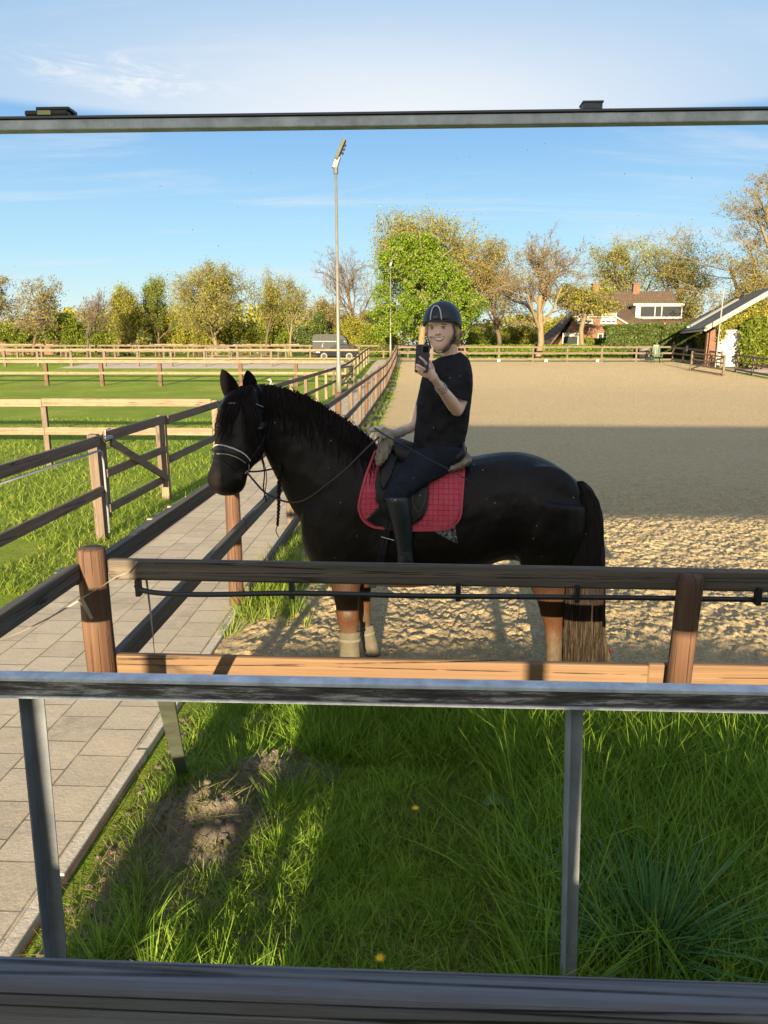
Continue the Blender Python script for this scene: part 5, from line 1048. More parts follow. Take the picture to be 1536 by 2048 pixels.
def ear(base_l, base_r, tip, Y, back=0.03):
    m = MB(); bl, br_, tp = P(*base_l, Y), P(*base_r, Y), P(*tip, Y + 0.01); c = (bl + br_) / 2; V = []; F = []; n = 12; s = 9
    w_ = (br_ - bl) / 2; axis = tp - c
    for i in range(s + 1):
        t = i / s; wd = (math.sin(math.pi * (0.30 + 0.70 * t)) ** 0.7) * 1.02 if t < 1 else 0.02; wd = max(wd, 0.03)
        for k in range(n):
            a = math.pi * 2 * k / n; d = math.sin(a); dep = 0.030 * wd * (1.0 if d > 0 else 0.25) * (0.7 if i else 1)
            V.append(c + axis * t + w_ * wd * math.cos(a) + Vector((0, d * dep + (0.012 * wd if d < 0 else 0), 0)))
    for i in range(s):
        for k in range(n): k2 = (k + 1) % n; F.append((i * n + k, i * n + k2, (i + 1) * n + k2, (i + 1) * n + k))
    F.append(tuple(range(n))[::-1]); F.append(tuple(s * n + k for k in range(n))); m.add(V, F); m.build('ear', M['ear'], horse, True)
ear((452, 800), (484, 788), (444, 738), 4.54); ear((489, 790), (517, 780), (494, 740), 4.55)
# eyes, nostrils
for (px, py, r) in ((520, 857, .019), (433, 858, .012)):
    p, nn = hit(HT, px, py, -0.004); m = MB(); m.ball(tuple(p), r, seg=14, rings=10, sc3=(1.15, 1, .8)); m.build('eye', NT('dark eye').set((0.012, 0.007, 0.005), 0.08).m, horse, True)
for (px, py) in ((444, 959), (482, 956)):
    p, nn = hit(HT, px, py, -0.001); m = MB(); m.ball(tuple(p), .013, seg=12, rings=8, sc3=(.75, .5, 1.25)); m.build('nostril', simple('nostril', (0.003, 0.002, 0.002), 0.8), horse, True)
for (px, py, Y, r) in ((697, 1340, 4.575, .062), (750, 1330, 4.895, .058), (1103, 1366, 4.49, .066), (1166, 1318, 4.94, .058)):
    c = P(px, py, Y); m = MB(); m.tube([(c.x, Y + .01, c.z + .05), (c.x, Y, c.z + .01), (c.x - .012, Y - .015, max(0.02, c.z - .05))], [r * .72, r * .9, r * 1.05], 18); m.build('hoof', M['hoof'], horse, True)
# hair
def strands(name, roots, mat, r0=0.0035, n=5, parent=horse):
    """roots: list of lists of points"""
    Vs = []; Fs = []; b = 0
    for pts in roots:
        pts = catmull([tuple(p) for p in pts], 3); k = len(pts); rr = r0 * random.uniform(0.7, 1.3); base = len(Vs)
        for i, p in enumerate(pts):
            w_ = rr * (1 - 0.75 * (i / (k - 1)) ** 1.5); Vs += [(p[0] - w_, p[1], p[2]), (p[0] + w_, p[1] + w_ * .3, p[2]), (p[0], p[1] - w_, p[2] + w_ * 0.5)]
        for i in range(k - 1):
            for j in range(3): j2 = (j + 1) % 3; Fs.append((base + i * 3 + j, base + i * 3 + j2, base + (i + 1) * 3 + j2, base + (i + 1) * 3 + j))
    return mesh_obj(name, np.array(Vs), np.array(Fs), mat, parent)
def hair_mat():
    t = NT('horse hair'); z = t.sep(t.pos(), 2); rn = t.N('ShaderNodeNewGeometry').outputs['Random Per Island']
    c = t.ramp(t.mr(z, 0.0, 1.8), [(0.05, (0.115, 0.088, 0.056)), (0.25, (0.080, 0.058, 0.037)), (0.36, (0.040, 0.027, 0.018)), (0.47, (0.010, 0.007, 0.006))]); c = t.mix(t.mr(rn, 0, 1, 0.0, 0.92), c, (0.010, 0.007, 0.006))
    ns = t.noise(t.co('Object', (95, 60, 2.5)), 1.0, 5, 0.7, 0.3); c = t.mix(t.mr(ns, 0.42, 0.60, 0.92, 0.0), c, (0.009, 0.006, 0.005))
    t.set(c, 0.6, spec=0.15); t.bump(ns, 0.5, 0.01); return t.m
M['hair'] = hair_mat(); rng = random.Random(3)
R_ = []
for k in range(620):                                      # mane, falling to the near side in waves
    t = rng.random(); crest = catmull([(520, 774), (560, 780), (600, 793), (640, 814), (680, 839), (715, 865), (742, 886)], 6); i = min(len(crest) - 1, int(t * len(crest))); cx, cy = crest[i]
    Y0 = 4.62 + 0.10 * t; L_ = rng.uniform(18, 60) if rng.random() < 0.75 else rng.uniform(50, 105); ph = rng.uniform(0, 6.3); 
    x0 = cx + rng.uniform(-4, 4); pts = [P(x0, cy + 4, Y0 + rng.uniform(-.02, .05)), P(x0 + rng.uniform(-3, 6), cy - rng.uniform(0, 7), Y0 - .02)]
    for q in (0.33, 0.66, 1.0):
        xx = x0 + 10 * q + 5 * math.sin(ph + q * 5); yy = cy + L_ * q
        p, _ = hit(HT, xx, yy, 0.010 + 0.008 * rng.random(), Y0); pts.append(p)
    R_.append(pts)
for k in range(70):                                       # flyaway curls on the crest
    t = rng.random(); i = min(len(crest) - 1, int(t * len(crest))); cx, cy = crest[i]; Y0 = 4.62 + .1 * t; a = rng.uniform(-14, 16)
    R_.append([P(cx, cy + 3, Y0), P(cx + a * .4, cy - rng.uniform(4, 9), Y0), P(cx + a, cy - rng.uniform(0, 10), Y0), P(cx + a * 1.5, cy + rng.uniform(-3, 8), Y0)])
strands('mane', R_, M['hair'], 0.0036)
R_ = []
for k in range(210):                                      # forelock
    s_ = rng.random(); left = s_ < 0.42; x0 = rng.uniform(474, 506); tx = rng.uniform(424, 462) if left else rng.uniform(492, 524); L_ = rng.uniform(60, 118) if left else rng.uniform(80, 150)
    pts = [P(x0, 776 + rng.uniform(-5, 4), 4.50)]
    for q in (0.3, 0.6, 1.0):
        xx = x0 + (tx - x0) * q ** 0.75 + 3 * math.sin(q * 6 + k); yy = 778 + L_ * q; p, _ = hit(HT, xx, yy, 0.014 + .008 * rng.random(), 4.44); pts.append(p)
    R_.append(pts)
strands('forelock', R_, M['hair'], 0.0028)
# tail
tb_ = MB(); loft(tb_, [(1150, 962, 1170, 962, .03, 4.70), (1160, 985, 1190, 985, .045, 4.68), (1164, 1030, 1198, 1030, .045, 4.64), (1162, 1080, 1198, 1080, .045, 4.58), (1152, 1140, 1196, 1140, .04, 4.53), (1146, 1200, 1192, 1200, .035, 4.50), (1146, 1260, 1190, 1260, .03, 4.48), (1150, 1320, 1184, 1320, .02, 4.47)], n=20)
V, F = fuse(tb_, 0.02, 2); tail = mesh_obj('tail', V, F, simple('tail core', (0.010, 0.007, 0.006), 0.95, spec=0.0), horse, True)
R_ = []
for k in range(1100):
    u = rng.uniform(-1, 1); f = rng.uniform(-1, 1) ; ph = rng.uniform(0, 6.3); pts = []
    end = rng.choice([0.6, 0.8, 0.95, 1, 1, 1]); amp = rng.uniform(0.5, 3.0)
    for q in np.linspace(0, end, 8):
        y = 966 + (1368 - 966) * q; L1 = np.interp(y, [966, 985, 1030, 1080, 1140, 1200, 1370], [1152, 1158, 1160, 1153, 1139, 1130, 1128]); R1 = np.interp(y, [966, 985, 1030, 1080, 1140, 1370], [1170, 1192, 1203, 1206, 1208, 1211]); Yc = np.interp(y, [966, 1030, 1140, 1370], [4.69, 4.60, 4.49, 4.43])
        xx = (L1 + R1) / 2 + u * (R1 - L1) / 2 + amp * math.sin(ph + q * 11); dep = 0.075 * math.sqrt(max(0, 1 - u * u)); pts.append(P(xx, y, Yc - dep * (1 if f < 0.75 else -1) + 0.008 * rng.uniform(-1, 1)))
    R_.append(pts)
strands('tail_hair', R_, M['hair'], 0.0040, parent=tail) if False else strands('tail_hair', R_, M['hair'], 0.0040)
R_ = []
for k in range(140):
    u = rng.uniform(0, 1); pts = [P(1196 + 8 * u, 1240, 4.52), P(1203 + 10 * u, 1285, 4.50), P(1205 + 18 * u, 1325, 4.50), P(1206 + 28 * u, 1362, 4.5)]; R_.append(pts)
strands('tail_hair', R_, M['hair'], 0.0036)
# dried sweat mark behind the saddle pad
def patch(name, poly, tree, off, mat, parent=None, step=3.0, thick=0.0, label=None, jag=0.0, fall=4.6, warp=None):
    poly = np.array(poly, float); x0, y0 = poly.min(0); x1, y1 = poly.max(0); xs_ = np.arange(x0, x1 + step, step); ys_ = np.arange(y0, y1 + step, step)
    def inside(x, y):
        c = False; n = len(poly)
        for i in range(n):
            ax_, ay_ = poly[i]; bx_, by_ = poly[(i + 1) % n]
            if (ay_ > y) != (by_ > y) and x < (bx_ - ax_) * (y - ay_) / (by_ - ay_) + ax_: c = not c
        return c
    def snap(x, y):                                        # nearest point on the outline
        best = None
        for i in range(len(poly)):
            a, b = poly[i], poly[(i + 1) % len(poly)]; d = b - a; t = np.clip(((x - a[0]) * d[0] + (y - a[1]) * d[1]) / (d @ d + 1e-9), 0, 1); q = a + d * t; e_ = (q[0] - x) ** 2 + (q[1] - y) ** 2
            if best is None or e_ < best[0]: best = (e_, q)
        return best[1]
    ins = np.array([[inside(x, y) for x in xs_] for y in ys_]); V = []; F = []; idx = {}
    def vert(i, j):
        if (i, j) not in idx:
            x, y = xs_[i], ys_[j]
            if not ins[j, i]: x, y = snap(x, y)
            p, nn = hit(tree, x, y, 0.0, fall); o_ = off(x, y) if callable(off) else off; idx[(i, j)] = len(V); V.append(p + nn * o_)
        return idx[(i, j)]
    for j in range(len(ys_) - 1):
        for i in range(len(xs_) - 1):
            c = int(ins[j, i]) + int(ins[j, i + 1]) + int(ins[j + 1, i]) + int(ins[j + 1, i + 1])
            if c >= 2 and not (jag and random.random() < jag): F.append((vert(i, j), vert(i, j + 1), vert(i + 1, j + 1), vert(i + 1, j)))
    o = mesh_obj(name, V, F, mat, parent, True)
    if thick: s = o.modifiers.new('s', 'SOLIDIFY'); s.thickness = thick; s.offset = -1
    if label: o['label'] = label
    return o
def strap(name, pts, wpx, tree, off, mat, parent, thick=0.004, fall=4.6, step=7, w_m=None):
    """a strap lying on the surface under a drawn line"""
    P2 = catmull(pts, 6); mb = MB(); C = []; Nn = []
    for x, y in P2: p, nn = hit(tree, x, y, off, fall); C.append(p); Nn.append(nn)
    for _ in range(2): C = [C[0]] + [(C[i - 1] + C[i] * 2 + C[i + 1]) / 4 for i in range(1, len(C) - 1)] + [C[-1]]
    V = []; F = []; wm = w_m or wpx * 4.6 / 1450 / 2
    for i, c in enumerate(C):
        d = (C[min(i + 1, len(C) - 1)] - C[max(i - 1, 0)]).normalized(); s = d.cross(Nn[i]).normalized() * wm; u = Nn[i] * thick
        V += [c - s, c - s + u, c + s + u, c + s]
    for i in range(len(C) - 1):
        for k in range(4): k2 = (k + 1) % 4; F.append((i * 4 + k, i * 4 + k2, i * 4 + 4 + k2, i * 4 + 4 + k))
    F += [(0, 1, 2, 3), tuple(len(V) - 4 + k for k in (3, 2, 1, 0))]; mb.add(V, F); return mb.build(name, mat, parent)
sweat = NT('dried sweat'); v_ = sweat.co('Object'); nz = sweat.noise(v_, 55, 4, 0.7); sweat.set(sweat.ramp(nz, [(0.40, (0.012, 0.010, 0.010)), (0.62, (0.22, 0.22, 0.22))]), 0.8)
patch('sweat_mark', [(868, 1062), (895, 1060), (910, 1050), (913, 1072), (917, 1088), (900, 1080), (880, 1070)], HT, 0.003, sweat.m, horse, 2.0, jag=0.12)
# ---------------------------------------------------------------- tack
pad = empty('saddle_pad', 'dusty red quilted saddle pad with rounded corners under the saddle', 'saddle pad', tuple(P(825, 980, 4.42)))
def pad_mat():
    t = NT('red quilted cotton'); v = t.co('Object'); x, z = t.sep(v, 0), t.sep(v, 2); sx_ = t.math('FRACT', t.math('MULTIPLY', x, 31.0)); sz_ = t.math('FRACT', t.math('MULTIPLY', z, 31.0))
    lx = t.math('ABSOLUTE', t.math('SUBTRACT', sx_, 0.5)); lz = t.math('ABSOLUTE', t.math('SUBTRACT', sz_, 0.5)); e_ = t.math('MAXIMUM', lx, lz)
    n = t.noise(v, 7, 5, 0.7); c = t.mix(t.mr(n, 0.35, 0.7, 0, 0.6), (0.44, 0.055, 0.090), (0.52, 0.11, 0.145)); c = t.mix(t.mr(e_, 0.44, 0.49, 0, 0.45), c, (0.17, 0.016, 0.030)); c = t.mix(t.mr(t.noise(v, 3, 4), 0.55, 0.75, 0, 0.4), c, (0.20, 0.055, 0.06))
    t.set(c, 0.9, spec=0.15); t.bump(t.math('ADD', t.mr(e_, 0.38, 0.5, 1, 0), t.math('MULTIPLY', n, 1.5)), 0.6, 0.008); return t.m
M['pad'] = pad_mat()
PADP = [(752, 902), (740, 930), (727, 968), (719, 1005), (720, 1025), (730, 1042), (748, 1053), (790, 1058), (830, 1060), (880, 1059), (900, 1054), (915, 1042), (922, 1024), (926, 975), (929, 928), (900, 938), (860, 942), (800, 940), (775, 910)]
patch('quilted_cloth', PADP, HT, 0.012, M['pad'], pad, 4.0, 0.010)
EDGE = [(750, 905), (740, 930), (727, 968), (719, 1005), (720, 1025), (730, 1042), (748, 1053), (790, 1058), (830, 1060), (880, 1059), (900, 1054), (915, 1042), (922, 1024), (926, 975), (929, 930)]
strap('edge_binding', EDGE, 4, HT, 0.012, simple('red binding', (0.40, 0.045, 0.075), 0.7), pad, 0.008)
patch('corner_patch', [(731, 1038), (756, 1012), (780, 1012), (782, 1054), (750, 1050)], HT, 0.015, M['leather'], pad, 4.0, 0.006)
shp = empty('sheepskin_pad', 'cream sheepskin half pad showing before and behind the saddle', 'sheepskin', tuple(P(840, 930, 4.5)))
sk = NT('dirty sheepskin'); v_ = sk.co('Object'); sk.set(sk.ramp(sk.noise(v_, 30, 5, 0.7), [(0.3, (0.17, 0.14, 0.10)), (0.7, (0.38, 0.34, 0.27))]), 0.95, spec=0.1); sk.bump(sk.noise(v_, 120, 4, 0.8), 1.0, 0.01)
m = MB(); loft(m, [(862, 936, 866, 948, .12, 4.62), (885, 924, 888, 945, .13, 4.62), (910, 914, 918, 938, .13, 4.62), (930, 906, 940, 926, .12, 4.63), (938, 908, 943, 920, .08, 4.64)], n=18)
m2_ = MB(); loft(m2_, [(758, 872, 792, 870, .05, 4.62), (756, 890, 786, 892, .07, 4.58), (751, 912, 776, 915, .05, 4.50), (751, 930, 762, 933, .02, 4.47)], n=16)
for q_ in (m, m2_): V, F = fuse(q_, 0.012, 2); V += np.random.normal(0, 0.0033, V.shape); mesh_obj('fleece', V, F, sk.m, shp, True)
sad = empty('saddle', 'black leather dressage saddle with deep flap under the rider', 'saddle', tuple(P(830, 940, 4.5)))
m = MB(); loft(m, [(783, 884, 790, 905, .04, 4.66), (776, 876, 794, 925, .10, 4.67), (790, 873, 810, 940, .13, 4.68), (830, 886, 850, 945, .14, 4.68), (870, 893, 890, 942, .17, 4.68), (905, 887, 918, 930, .19, 4.68), (922, 876, 930, 915, .16, 4.68), (928, 880, 932, 900, .08, 4.68)], n=22)
V, F = fuse(m, 0.012, 4); mesh_obj('seat', V, F, M['leather'], sad, True)
patch('flap', [(770, 905), (757, 935), (750, 965), (752, 1000), (762, 1020), (775, 1035), (800, 1046), (828, 1048), (845, 1038), (853, 1022), (857, 990), (860, 950), (850, 925), (800, 900)], HT, 0.030, M['leather'], sad, 4.0, 0.012)
patch('knee_block', [(776, 905), (764, 940), (760, 970), (766, 985), (780, 960), (792, 925)], HT, 0.055, M['leather'], sad, 4.0, 0.03)
strap('stitched_seam', [(822, 985), (830, 1010), (838, 1024), (848, 1005), (852, 985)], 1.6, HT, 0.043, simple('seam', (0.03, 0.04, 0.05), 0.6), sad, 0.002)
strap('girth', [(776, 1040), (770, 1070), (764, 1110), (752, 1150), (745, 1170)], 16, HT, 0.010, M['leather'], sad, 0.010)
strap('girth_strap', [(777, 1036), (772, 1060), (765, 1092)], 5, HT, 0.030, M['leather'], sad, 0.005); strap('girth_strap', [(784, 1036), (779, 1062), (772, 1092)], 5, HT, 0.030, M['leather'], sad, 0.005)
m = MB(); p = [hit(HT, x, y, 0.035)[0] for x, y in ((764, 1070), (790, 1079))]; m.tube(p, 0.003, 6); m.build('buckle', M['silver'], sad)
bri = empty('bridle', 'black leather bridle with white lined noseband and jewelled browband', 'bridle', tuple(P(470, 900, 4.35)))
strap('noseband', [(424, 905), (432, 897), (450, 897), (470, 903), (488, 914), (498, 926)], 9, HT, 0.006, M['leather'], bri, 0.008)
strap('noseband_lining', [(426, 900), (436, 891), (452, 892), (471, 898), (489, 908), (500, 920)], 2.2, HT, 0.006, simple('white piping', (0.42, 0.40, 0.36), 0.5), bri, 0.012)
strap('noseband_lining', [(438, 908), (455, 908), (474, 914), (490, 924)], 1.6, HT, 0.008, simple('tan piping', (0.26, 0.21, 0.15), 0.5), bri, 0.010)
strap('flash_strap', [(424, 908), (430, 920), (446, 925), (462, 935), (466, 944)], 2.5, HT, 0.006, M['leather'], bri, 0.005)
strap('cheekpiece', [(527, 800), (530, 840), (524, 880), (508, 905), (492, 930)], 5, HT, 0.006, M['leather'], bri, 0.006)
strap('headpiece', [(512, 772), (524, 788), (530, 812), (533, 845), (531, 880)], 5, HT, 0.008, M['leather'], bri, 0.006)
strap('browband', [(440, 812), (452, 811), (480, 806), (505, 809), (525, 816)], 4, HT, 0.006, M['leather'], bri, 0.006)
m = MB()
for k in range(12):
    x = (461 + k * 2.1) if k < 6 else (510 + (k - 6) * 2.1); y = 810 if k < 6 else (811 + (k - 6) * 0.9); m.ball(tuple(hit(HT, x, y, 0.022)[0]), 0.0032, seg=6, rings=5)
m.build('crystals', M['silver'], bri)
c = P(489, 934, 4.36); m = MB(); m.tube([c + Vector((math.cos(a) * .032, -0.012, math.sin(a) * .038)) for a in np.linspace(0, 6.283, 19)], 0.0042, 6, cap=False); m.build('bit_ring', M['silver'], bri)
def cordpx(mb, pts, r, sub=5): mb.tube([Vector(q) for q in catmull([tuple(P(*p)) for p in pts], sub)], r, 7)
m = MB(); cordpx(m, [(490, 940, 4.35), (505, 958, 4.35), (530, 985, 4.36), (560, 1000, 4.38), (590, 1005, 4.38), (618, 996, 4.38), (650, 972, 4.39), (690, 940, 4.40), (730, 900, 4.43), (758, 874, 4.48)], 0.0065); m.build('rein', M['leather_brown'], bri, True)
m = MB(); cordpx(m, [(490, 943, 4.37), (515, 943, 4.42), (545, 938, 4.50), (560, 936, 4.56)], 0.006); m.build('rein', M['leather'], bri, True)
def braid(pts, r):
    m = MB(); C = catmull([tuple(P(*p)) for p in pts], 10)
    for i, c in enumerate(C): m.ball((c[0] + 0.003 * (-1) ** i, c[1], c[2]), r * (1 - 0.5 * i / len(C)), seg=7, rings=5, sc3=(1, 1, 1.5))
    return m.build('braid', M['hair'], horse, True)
braid([(559, 935, 4.54), (558, 980, 4.53), (557, 1020, 4.53), (555, 1050, 4.53)], 0.013); m = MB(); cordpx(m, [(555, 1050, 4.53), (552, 1062, 4.53), (558, 1075, 4.53)], 0.003); m.build('braid_end', M['hair'], horse)
m = MB(); cordpx(m, [(523, 915, 4.48), (529, 945, 4.48), (527, 975, 4.48), (533, 1003, 4.48)], 0.0045); cordpx(m, [(525, 915, 4.48), (533, 950, 4.48), (530, 985, 4.48), (526, 998, 4.48)], 0.003); m.build('loose_strand', M['hair'], horse)
# leg boots
bt = simple('dusty brushing boot', (0.068, 0.060, 0.042), 0.85, 0, 0.35, 14, 0.3); bs = simple('boot strap', (0.095, 0.085, 0.06), 0.8)
def boot(secs, lab, grp='dusty brushing boots on the front legs'):
    e = empty('leg_boot', lab, 'horse boot', tuple((P(secs[0][0], secs[0][1], secs[0][5]))), grp); m = MB(); loft(m, secs, n=18, sub=3); m.build('shell', bt, e, True)
    a = secs[1]; b = secs[-2]
    for s in (a, b):
        m = MB(); g = 1.06; loft(m, [(s[0] - 1.5, s[1], s[2] + 1.5, s[3], s[4] * g, s[5]), (s[0] - 1.5, s[1] + 5, s[2] + 1.5, s[3] + 5, s[4] * g, s[5])], n=18, sub=1); m.build('strap', bs, e)
boot([(677, 1264, 721, 1264, .043, 4.605), (679, 1276, 720, 1276, .040, 4.605), (680, 1290, 719, 1290, .038, 4.605), (679, 1306, 720, 1306, .040, 4.60), (679, 1320, 721, 1320, .043, 4.60), (679, 1329, 720, 1329, .042, 4.595)], 'dusty brushing boot on the nearer front leg')
boot([(719, 1254, 747, 1250, .036, 4.92), (721, 1266, 749, 1261, .036, 4.92), (724, 1284, 753, 1278, .036, 4.92), (727, 1300, 757, 1295, .038, 4.91), (730, 1314, 761, 1310, .040, 4.905), (732, 1323, 763, 1319, .038, 4.90)], 'paler dusty brushing boot on the farther front leg')
# ---------------------------------------------------------------- the rider
M['skin'] = simple('fair skin', (0.76, 0.50, 0.41), 0.55, 0, 0.06, 20); M['skin'].node_tree.nodes['Principled BSDF'].inputs['Subsurface Weight'].default_value = 0.08; M['skin'].node_tree.nodes['Principled BSDF'].inputs['Subsurface Radius'].default_value = (0.02, 0.008, 0.004)
def cloth(name, c, sc_=9):
    t = NT(name); v = t.co('Object'); n = t.noise(v, sc_, 5, 0.6, 0.8); w_ = t.noise(v, 180, 2); t.set(t.ramp(n, [(0.3, tuple(x * .75 for x in c)), (0.7, tuple(x * 1.3 for x in c))]), 0.88, spec=0.15); t.bump(t.math('ADD', n, t.math('MULTIPLY', w_, .1)), 0.5, 0.02); return t.m
M['tshirt'] = cloth('black jersey', (0.014, 0.014, 0.017)); M['breeches'] = cloth('navy breeches', (0.012, 0.016, 0.026)); M['rubber'] = simple('black riding boot', (0.010, 0.015, 0.020), 0.40, 0, 0.3, 7, 0.1)
rider = empty('person', 'smiling rider in black tee and helmet taking a mirror selfie on horseback', 'person', tuple(P(880, 900, 4.65)))
YH = 4.60
bd = MB()
# skull and jaw
loft(bd, [(873, 703.5, 883, 703.5, .018, 4.545), (869, 699, 888, 700, .040, 4.55), (864, 692, 895, 692, .062, 4.56), (858.5, 682, 903, 682, .079, 4.575), (854.5, 670, 911, 670, .092, 4.585), (854, 657, 914, 657, .098, 4.59), (855, 643, 915, 643, .10, 4.60), (858, 630, 913, 630, .095, 4.60), (866, 619, 905, 619, .07, 4.60), (878, 614, 893, 614, .03, 4.60)], n=24)
# neck
loft(bd, [(880, 685, 914, 690, .055, 4.62), (883, 700, 915, 700, .052, 4.63), (884, 712, 919, 712, .055, 4.64), (876, 724, 928, 722, .075, 4.66), (862, 740, 940, 742, .12, 4.67)], n=18)
def ballpx(px, py, Y, r, s3=(1, 1, 1)): bd.ball(tuple(P(px, py, Y)), r, seg=12, rings=9, sc3=s3)
yf = 4.492
ballpx(876.5, 667, yf - .006, .0105, (1, 1, .8)); bd.tube([P(877.5, 651, yf + .014), P(877, 659, yf + .004), P(876.5, 666, yf - .004)], [.006, .007, .009], 8)   # nose
ballpx(871.8, 668.5, yf + .006, .006); ballpx(881.2, 668, yf + .006, .006)
ballpx(862, 671, yf + .026, .018, (1, .7, .8)); ballpx(893, 669, yf + .022, .021, (1, .7, .8)); ballpx(878, 698, yf + .040, .016, (1.2, .8, .8))     # cheeks, chin
ballpx(876, 646, yf + .030, .05, (1.3, .6, .5))
ballpx(913, 664, 4.60, .018, (.5, 1, 1.5)); ballpx(912, 672, 4.59, .010, (.5, 1, 1))       # ear
# torso and legs inside the clothes
loft(bd, [(868, 738, 938, 742, .13, 4.67), (852, 770, 936, 775, .12, 4.68), (848, 820, 930, 825, .11, 4.69), (845, 870, 922, 875, .12, 4.69), (848, 905, 920, 910, .14, 4.69)], n=20)
loft(bd, [(855, 890, 915, 915, .06, 4.58), (815, 925, 875, 950, .06, 4.50), (785, 962, 822, 970, .05, 4.44), (780, 1000, 812, 1000, .045, 4.42), (790, 1060, 820, 1060, .04, 4.42), (798, 1125, 826, 1125, .035, 4.43)], n=14)
# the arm that holds the phone: shoulder, elbow, wrist
bd.tube([P(922, 752, 4.56), P(926, 775, 4.50), P(920, 800, 4.45), P(915, 818, 4.42), P(912, 826, 4.40)], [.052, .050, .046, .040, .034], 16)
bd.tube([P(916, 822, 4.42), P(908, 812, 4.38), P(898, 798, 4.30), P(886, 782, 4.22), P(877, 769, 4.15), P(872, 762, 4.12)], [.036, .040, .037, .030, .0235, .022], 16)
palm = [P(873, 763, 4.12), P(866, 754, 4.09), P(859, 745, 4.075), P(854, 738, 4.07)]
bd.tube(palm, [.021, .027, .029, .022], 14)
bd.tube([P(862, 742, 4.085), P(856, 746, 4.06), P(850, 744, 4.05)], [.018, .016, .012], 10)
def finger(pts, r): bd.tube([P(*p) for p in pts], [r, r, r * .95, r * .82][:len(pts)] if len(pts) <= 4 else [r * (1 - .06 * i) for i in range(len(pts))], 8)
PHY = 4.02
finger([(861, 737, 4.05), (853, 728, 4.025), (845, 719, 4.005), (838, 713, 3.998)], .0085)          # index across the back of the phone
finger([(858, 744, 4.06), (848, 738, 4.02), (838, 732, 4.0), (831, 729, 4.005)], .0088)
finger([(857, 750, 4.07), (846, 746, 4.03), (837, 740, 4.005), (830.5, 736, 4.01)], .0085)
finger([(858, 755, 4.08), (849, 753, 4.045), (841, 748, 4.02), (834, 744, 4.015)], .0075)
finger([(868, 748, 4.09), (866, 736, 4.075), (862, 727, 4.05), (858, 721, 4.04)], .0095)           # thumb at the side
# the other arm, reaching to the reins
bd.tube([P(862, 760, 4.86), P(846, 800, 4.92), P(836, 838, 4.93), P(830, 850, 4.92), P(818, 858, 4.88), P(802, 864, 4.80), P(788, 868, 4.72), P(776, 868, 4.66)], [.05, .045, .040, .036, .031, .027, .023, .022], 14)
bd.tube([P(782, 868, 4.66), P(772, 868, 4.60), P(764, 868, 4.56)], [.024, .030, .024], 12)
for k in range(4): finger([(770 - k * 1.5, 862 + k * 4, 4.56), (760 - k, 862 + k * 4, 4.53), (756, 867 + k * 4, 4.53), (761, 872 + k * 3.2, 4.54)], .0085)
finger([(772, 862, 4.57), (764, 858, 4.54), (757, 859, 4.53)], .0095)
BV, BF = fuse(bd, 0.0052, 3); BT = bvh(BV, BF)
mesh_obj('body', BV, BF, M['skin'], rider, True)
# face details laid on the face
def dab(name, px, py, r, s3, mat, off=-0.001, rot=0.0): 
    p, nn = hit(BT, px, py, off, 4.49); m = MB(); m.ball((0, 0, 0), r, seg=12, rings=8, sc3=s3)
    c, s = math.cos(rot), math.sin(rot)
    for i, v in enumerate(m.V): m.V[i] = p + Vector((v.x * c - v.z * s, v.y, v.x * s + v.z * c))
    return m.build(name, mat, rider, True)
white_e = NT('eye white').set((0.42, 0.40, 0.38), 0.15).m; iris = NT('iris').set((0.03, 0.035, 0.035), 0.1).m; brow = simple('fair brow hair', (0.075, 0.045, 0.028), 0.9); lip = simple('lips', (0.42, 0.15, 0.14), 0.45); teeth = NT('teeth').set((0.80, 0.78, 0.74), 0.3).m; lash = simple('lashes', (0.02, 0.013, 0.01), 0.8)
for ex, ey in ((865.0, 656.5), (886.5, 655.3)):
    dab('eye', ex, ey, .0105, (1.30, .45, .56), white_e, -.0010); dab('iris', ex, ey, .0047, (1, .5, 1.0), iris, .0032); dab('eyelid', ex, ey - 2.1, .0120, (1.25, .35, .14), lash, 0.0005); dab('eyelid', ex, ey + 2.0, .0095, (1.15, .3, .10), simple('lower lid', (0.20, 0.10, 0.08), 0.7), 0.0)
dab('eyebrow', 863.5, 650.5, .0130, (1.2, .25, .17), brow, 0, 0.10); dab('eyebrow', 888, 649.0, .0140, (1.2, .25, .17), brow, 0, -0.12)
def mouth():
    m = MB(); up = [(867.5, 675.2), (872, 675.4), (878, 675.9), (884, 674.8), (889, 673.4)]; lo = [(867.5, 675.8), (872, 679.6), (878, 681.2), (884, 679.6), (889, 674.2)]
    for a, b, nm, mt, o in ((up, lo, 'teeth', teeth, 0.0012), ([(x, y - .6) for x, y in up], [(x, y + 1.0) for x, y in lo], 'mouth_line', simple('mouth dark', (0.06, 0.02, 0.018), .7), 0.0004)):
        A = catmull(a, 4); B = catmull(b, 4); V = []; F = []
        for (ax_, ay_), (bx_, by_) in zip(A, B): V += [hit(BT, ax_, ay_, o)[0], hit(BT, (ax_ + bx_) / 2, (ay_ + by_) / 2 - .3, o + .001)[0], hit(BT, bx_, by_ - 1.0, o)[0]]
        for i in range(len(A) - 1): F += [(i * 3, i * 3 + 1, i * 3 + 4, i * 3 + 3), (i * 3 + 1, i * 3 + 2, i * 3 + 5, i * 3 + 4)]
        mesh_obj(nm, V, F, mt, rider, True)
    m = MB(); m.tube([hit(BT, x, y - .7, 0.0005)[0] for x, y in catmull(up, 4)], [.0012 + .0016 * math.sin(math.pi * i / 16) for i in range(17)], 7); m.build('upper_lip', lip, rider, True)
    m = MB(); m.tube([hit(BT, x, y + .5, 0.0005)[0] for x, y in catmull(lo, 4)], [.0012 + .0026 * math.sin(math.pi * i / 16) for i in range(17)], 7); m.build('lower_lip', lip, rider, True)
mouth()
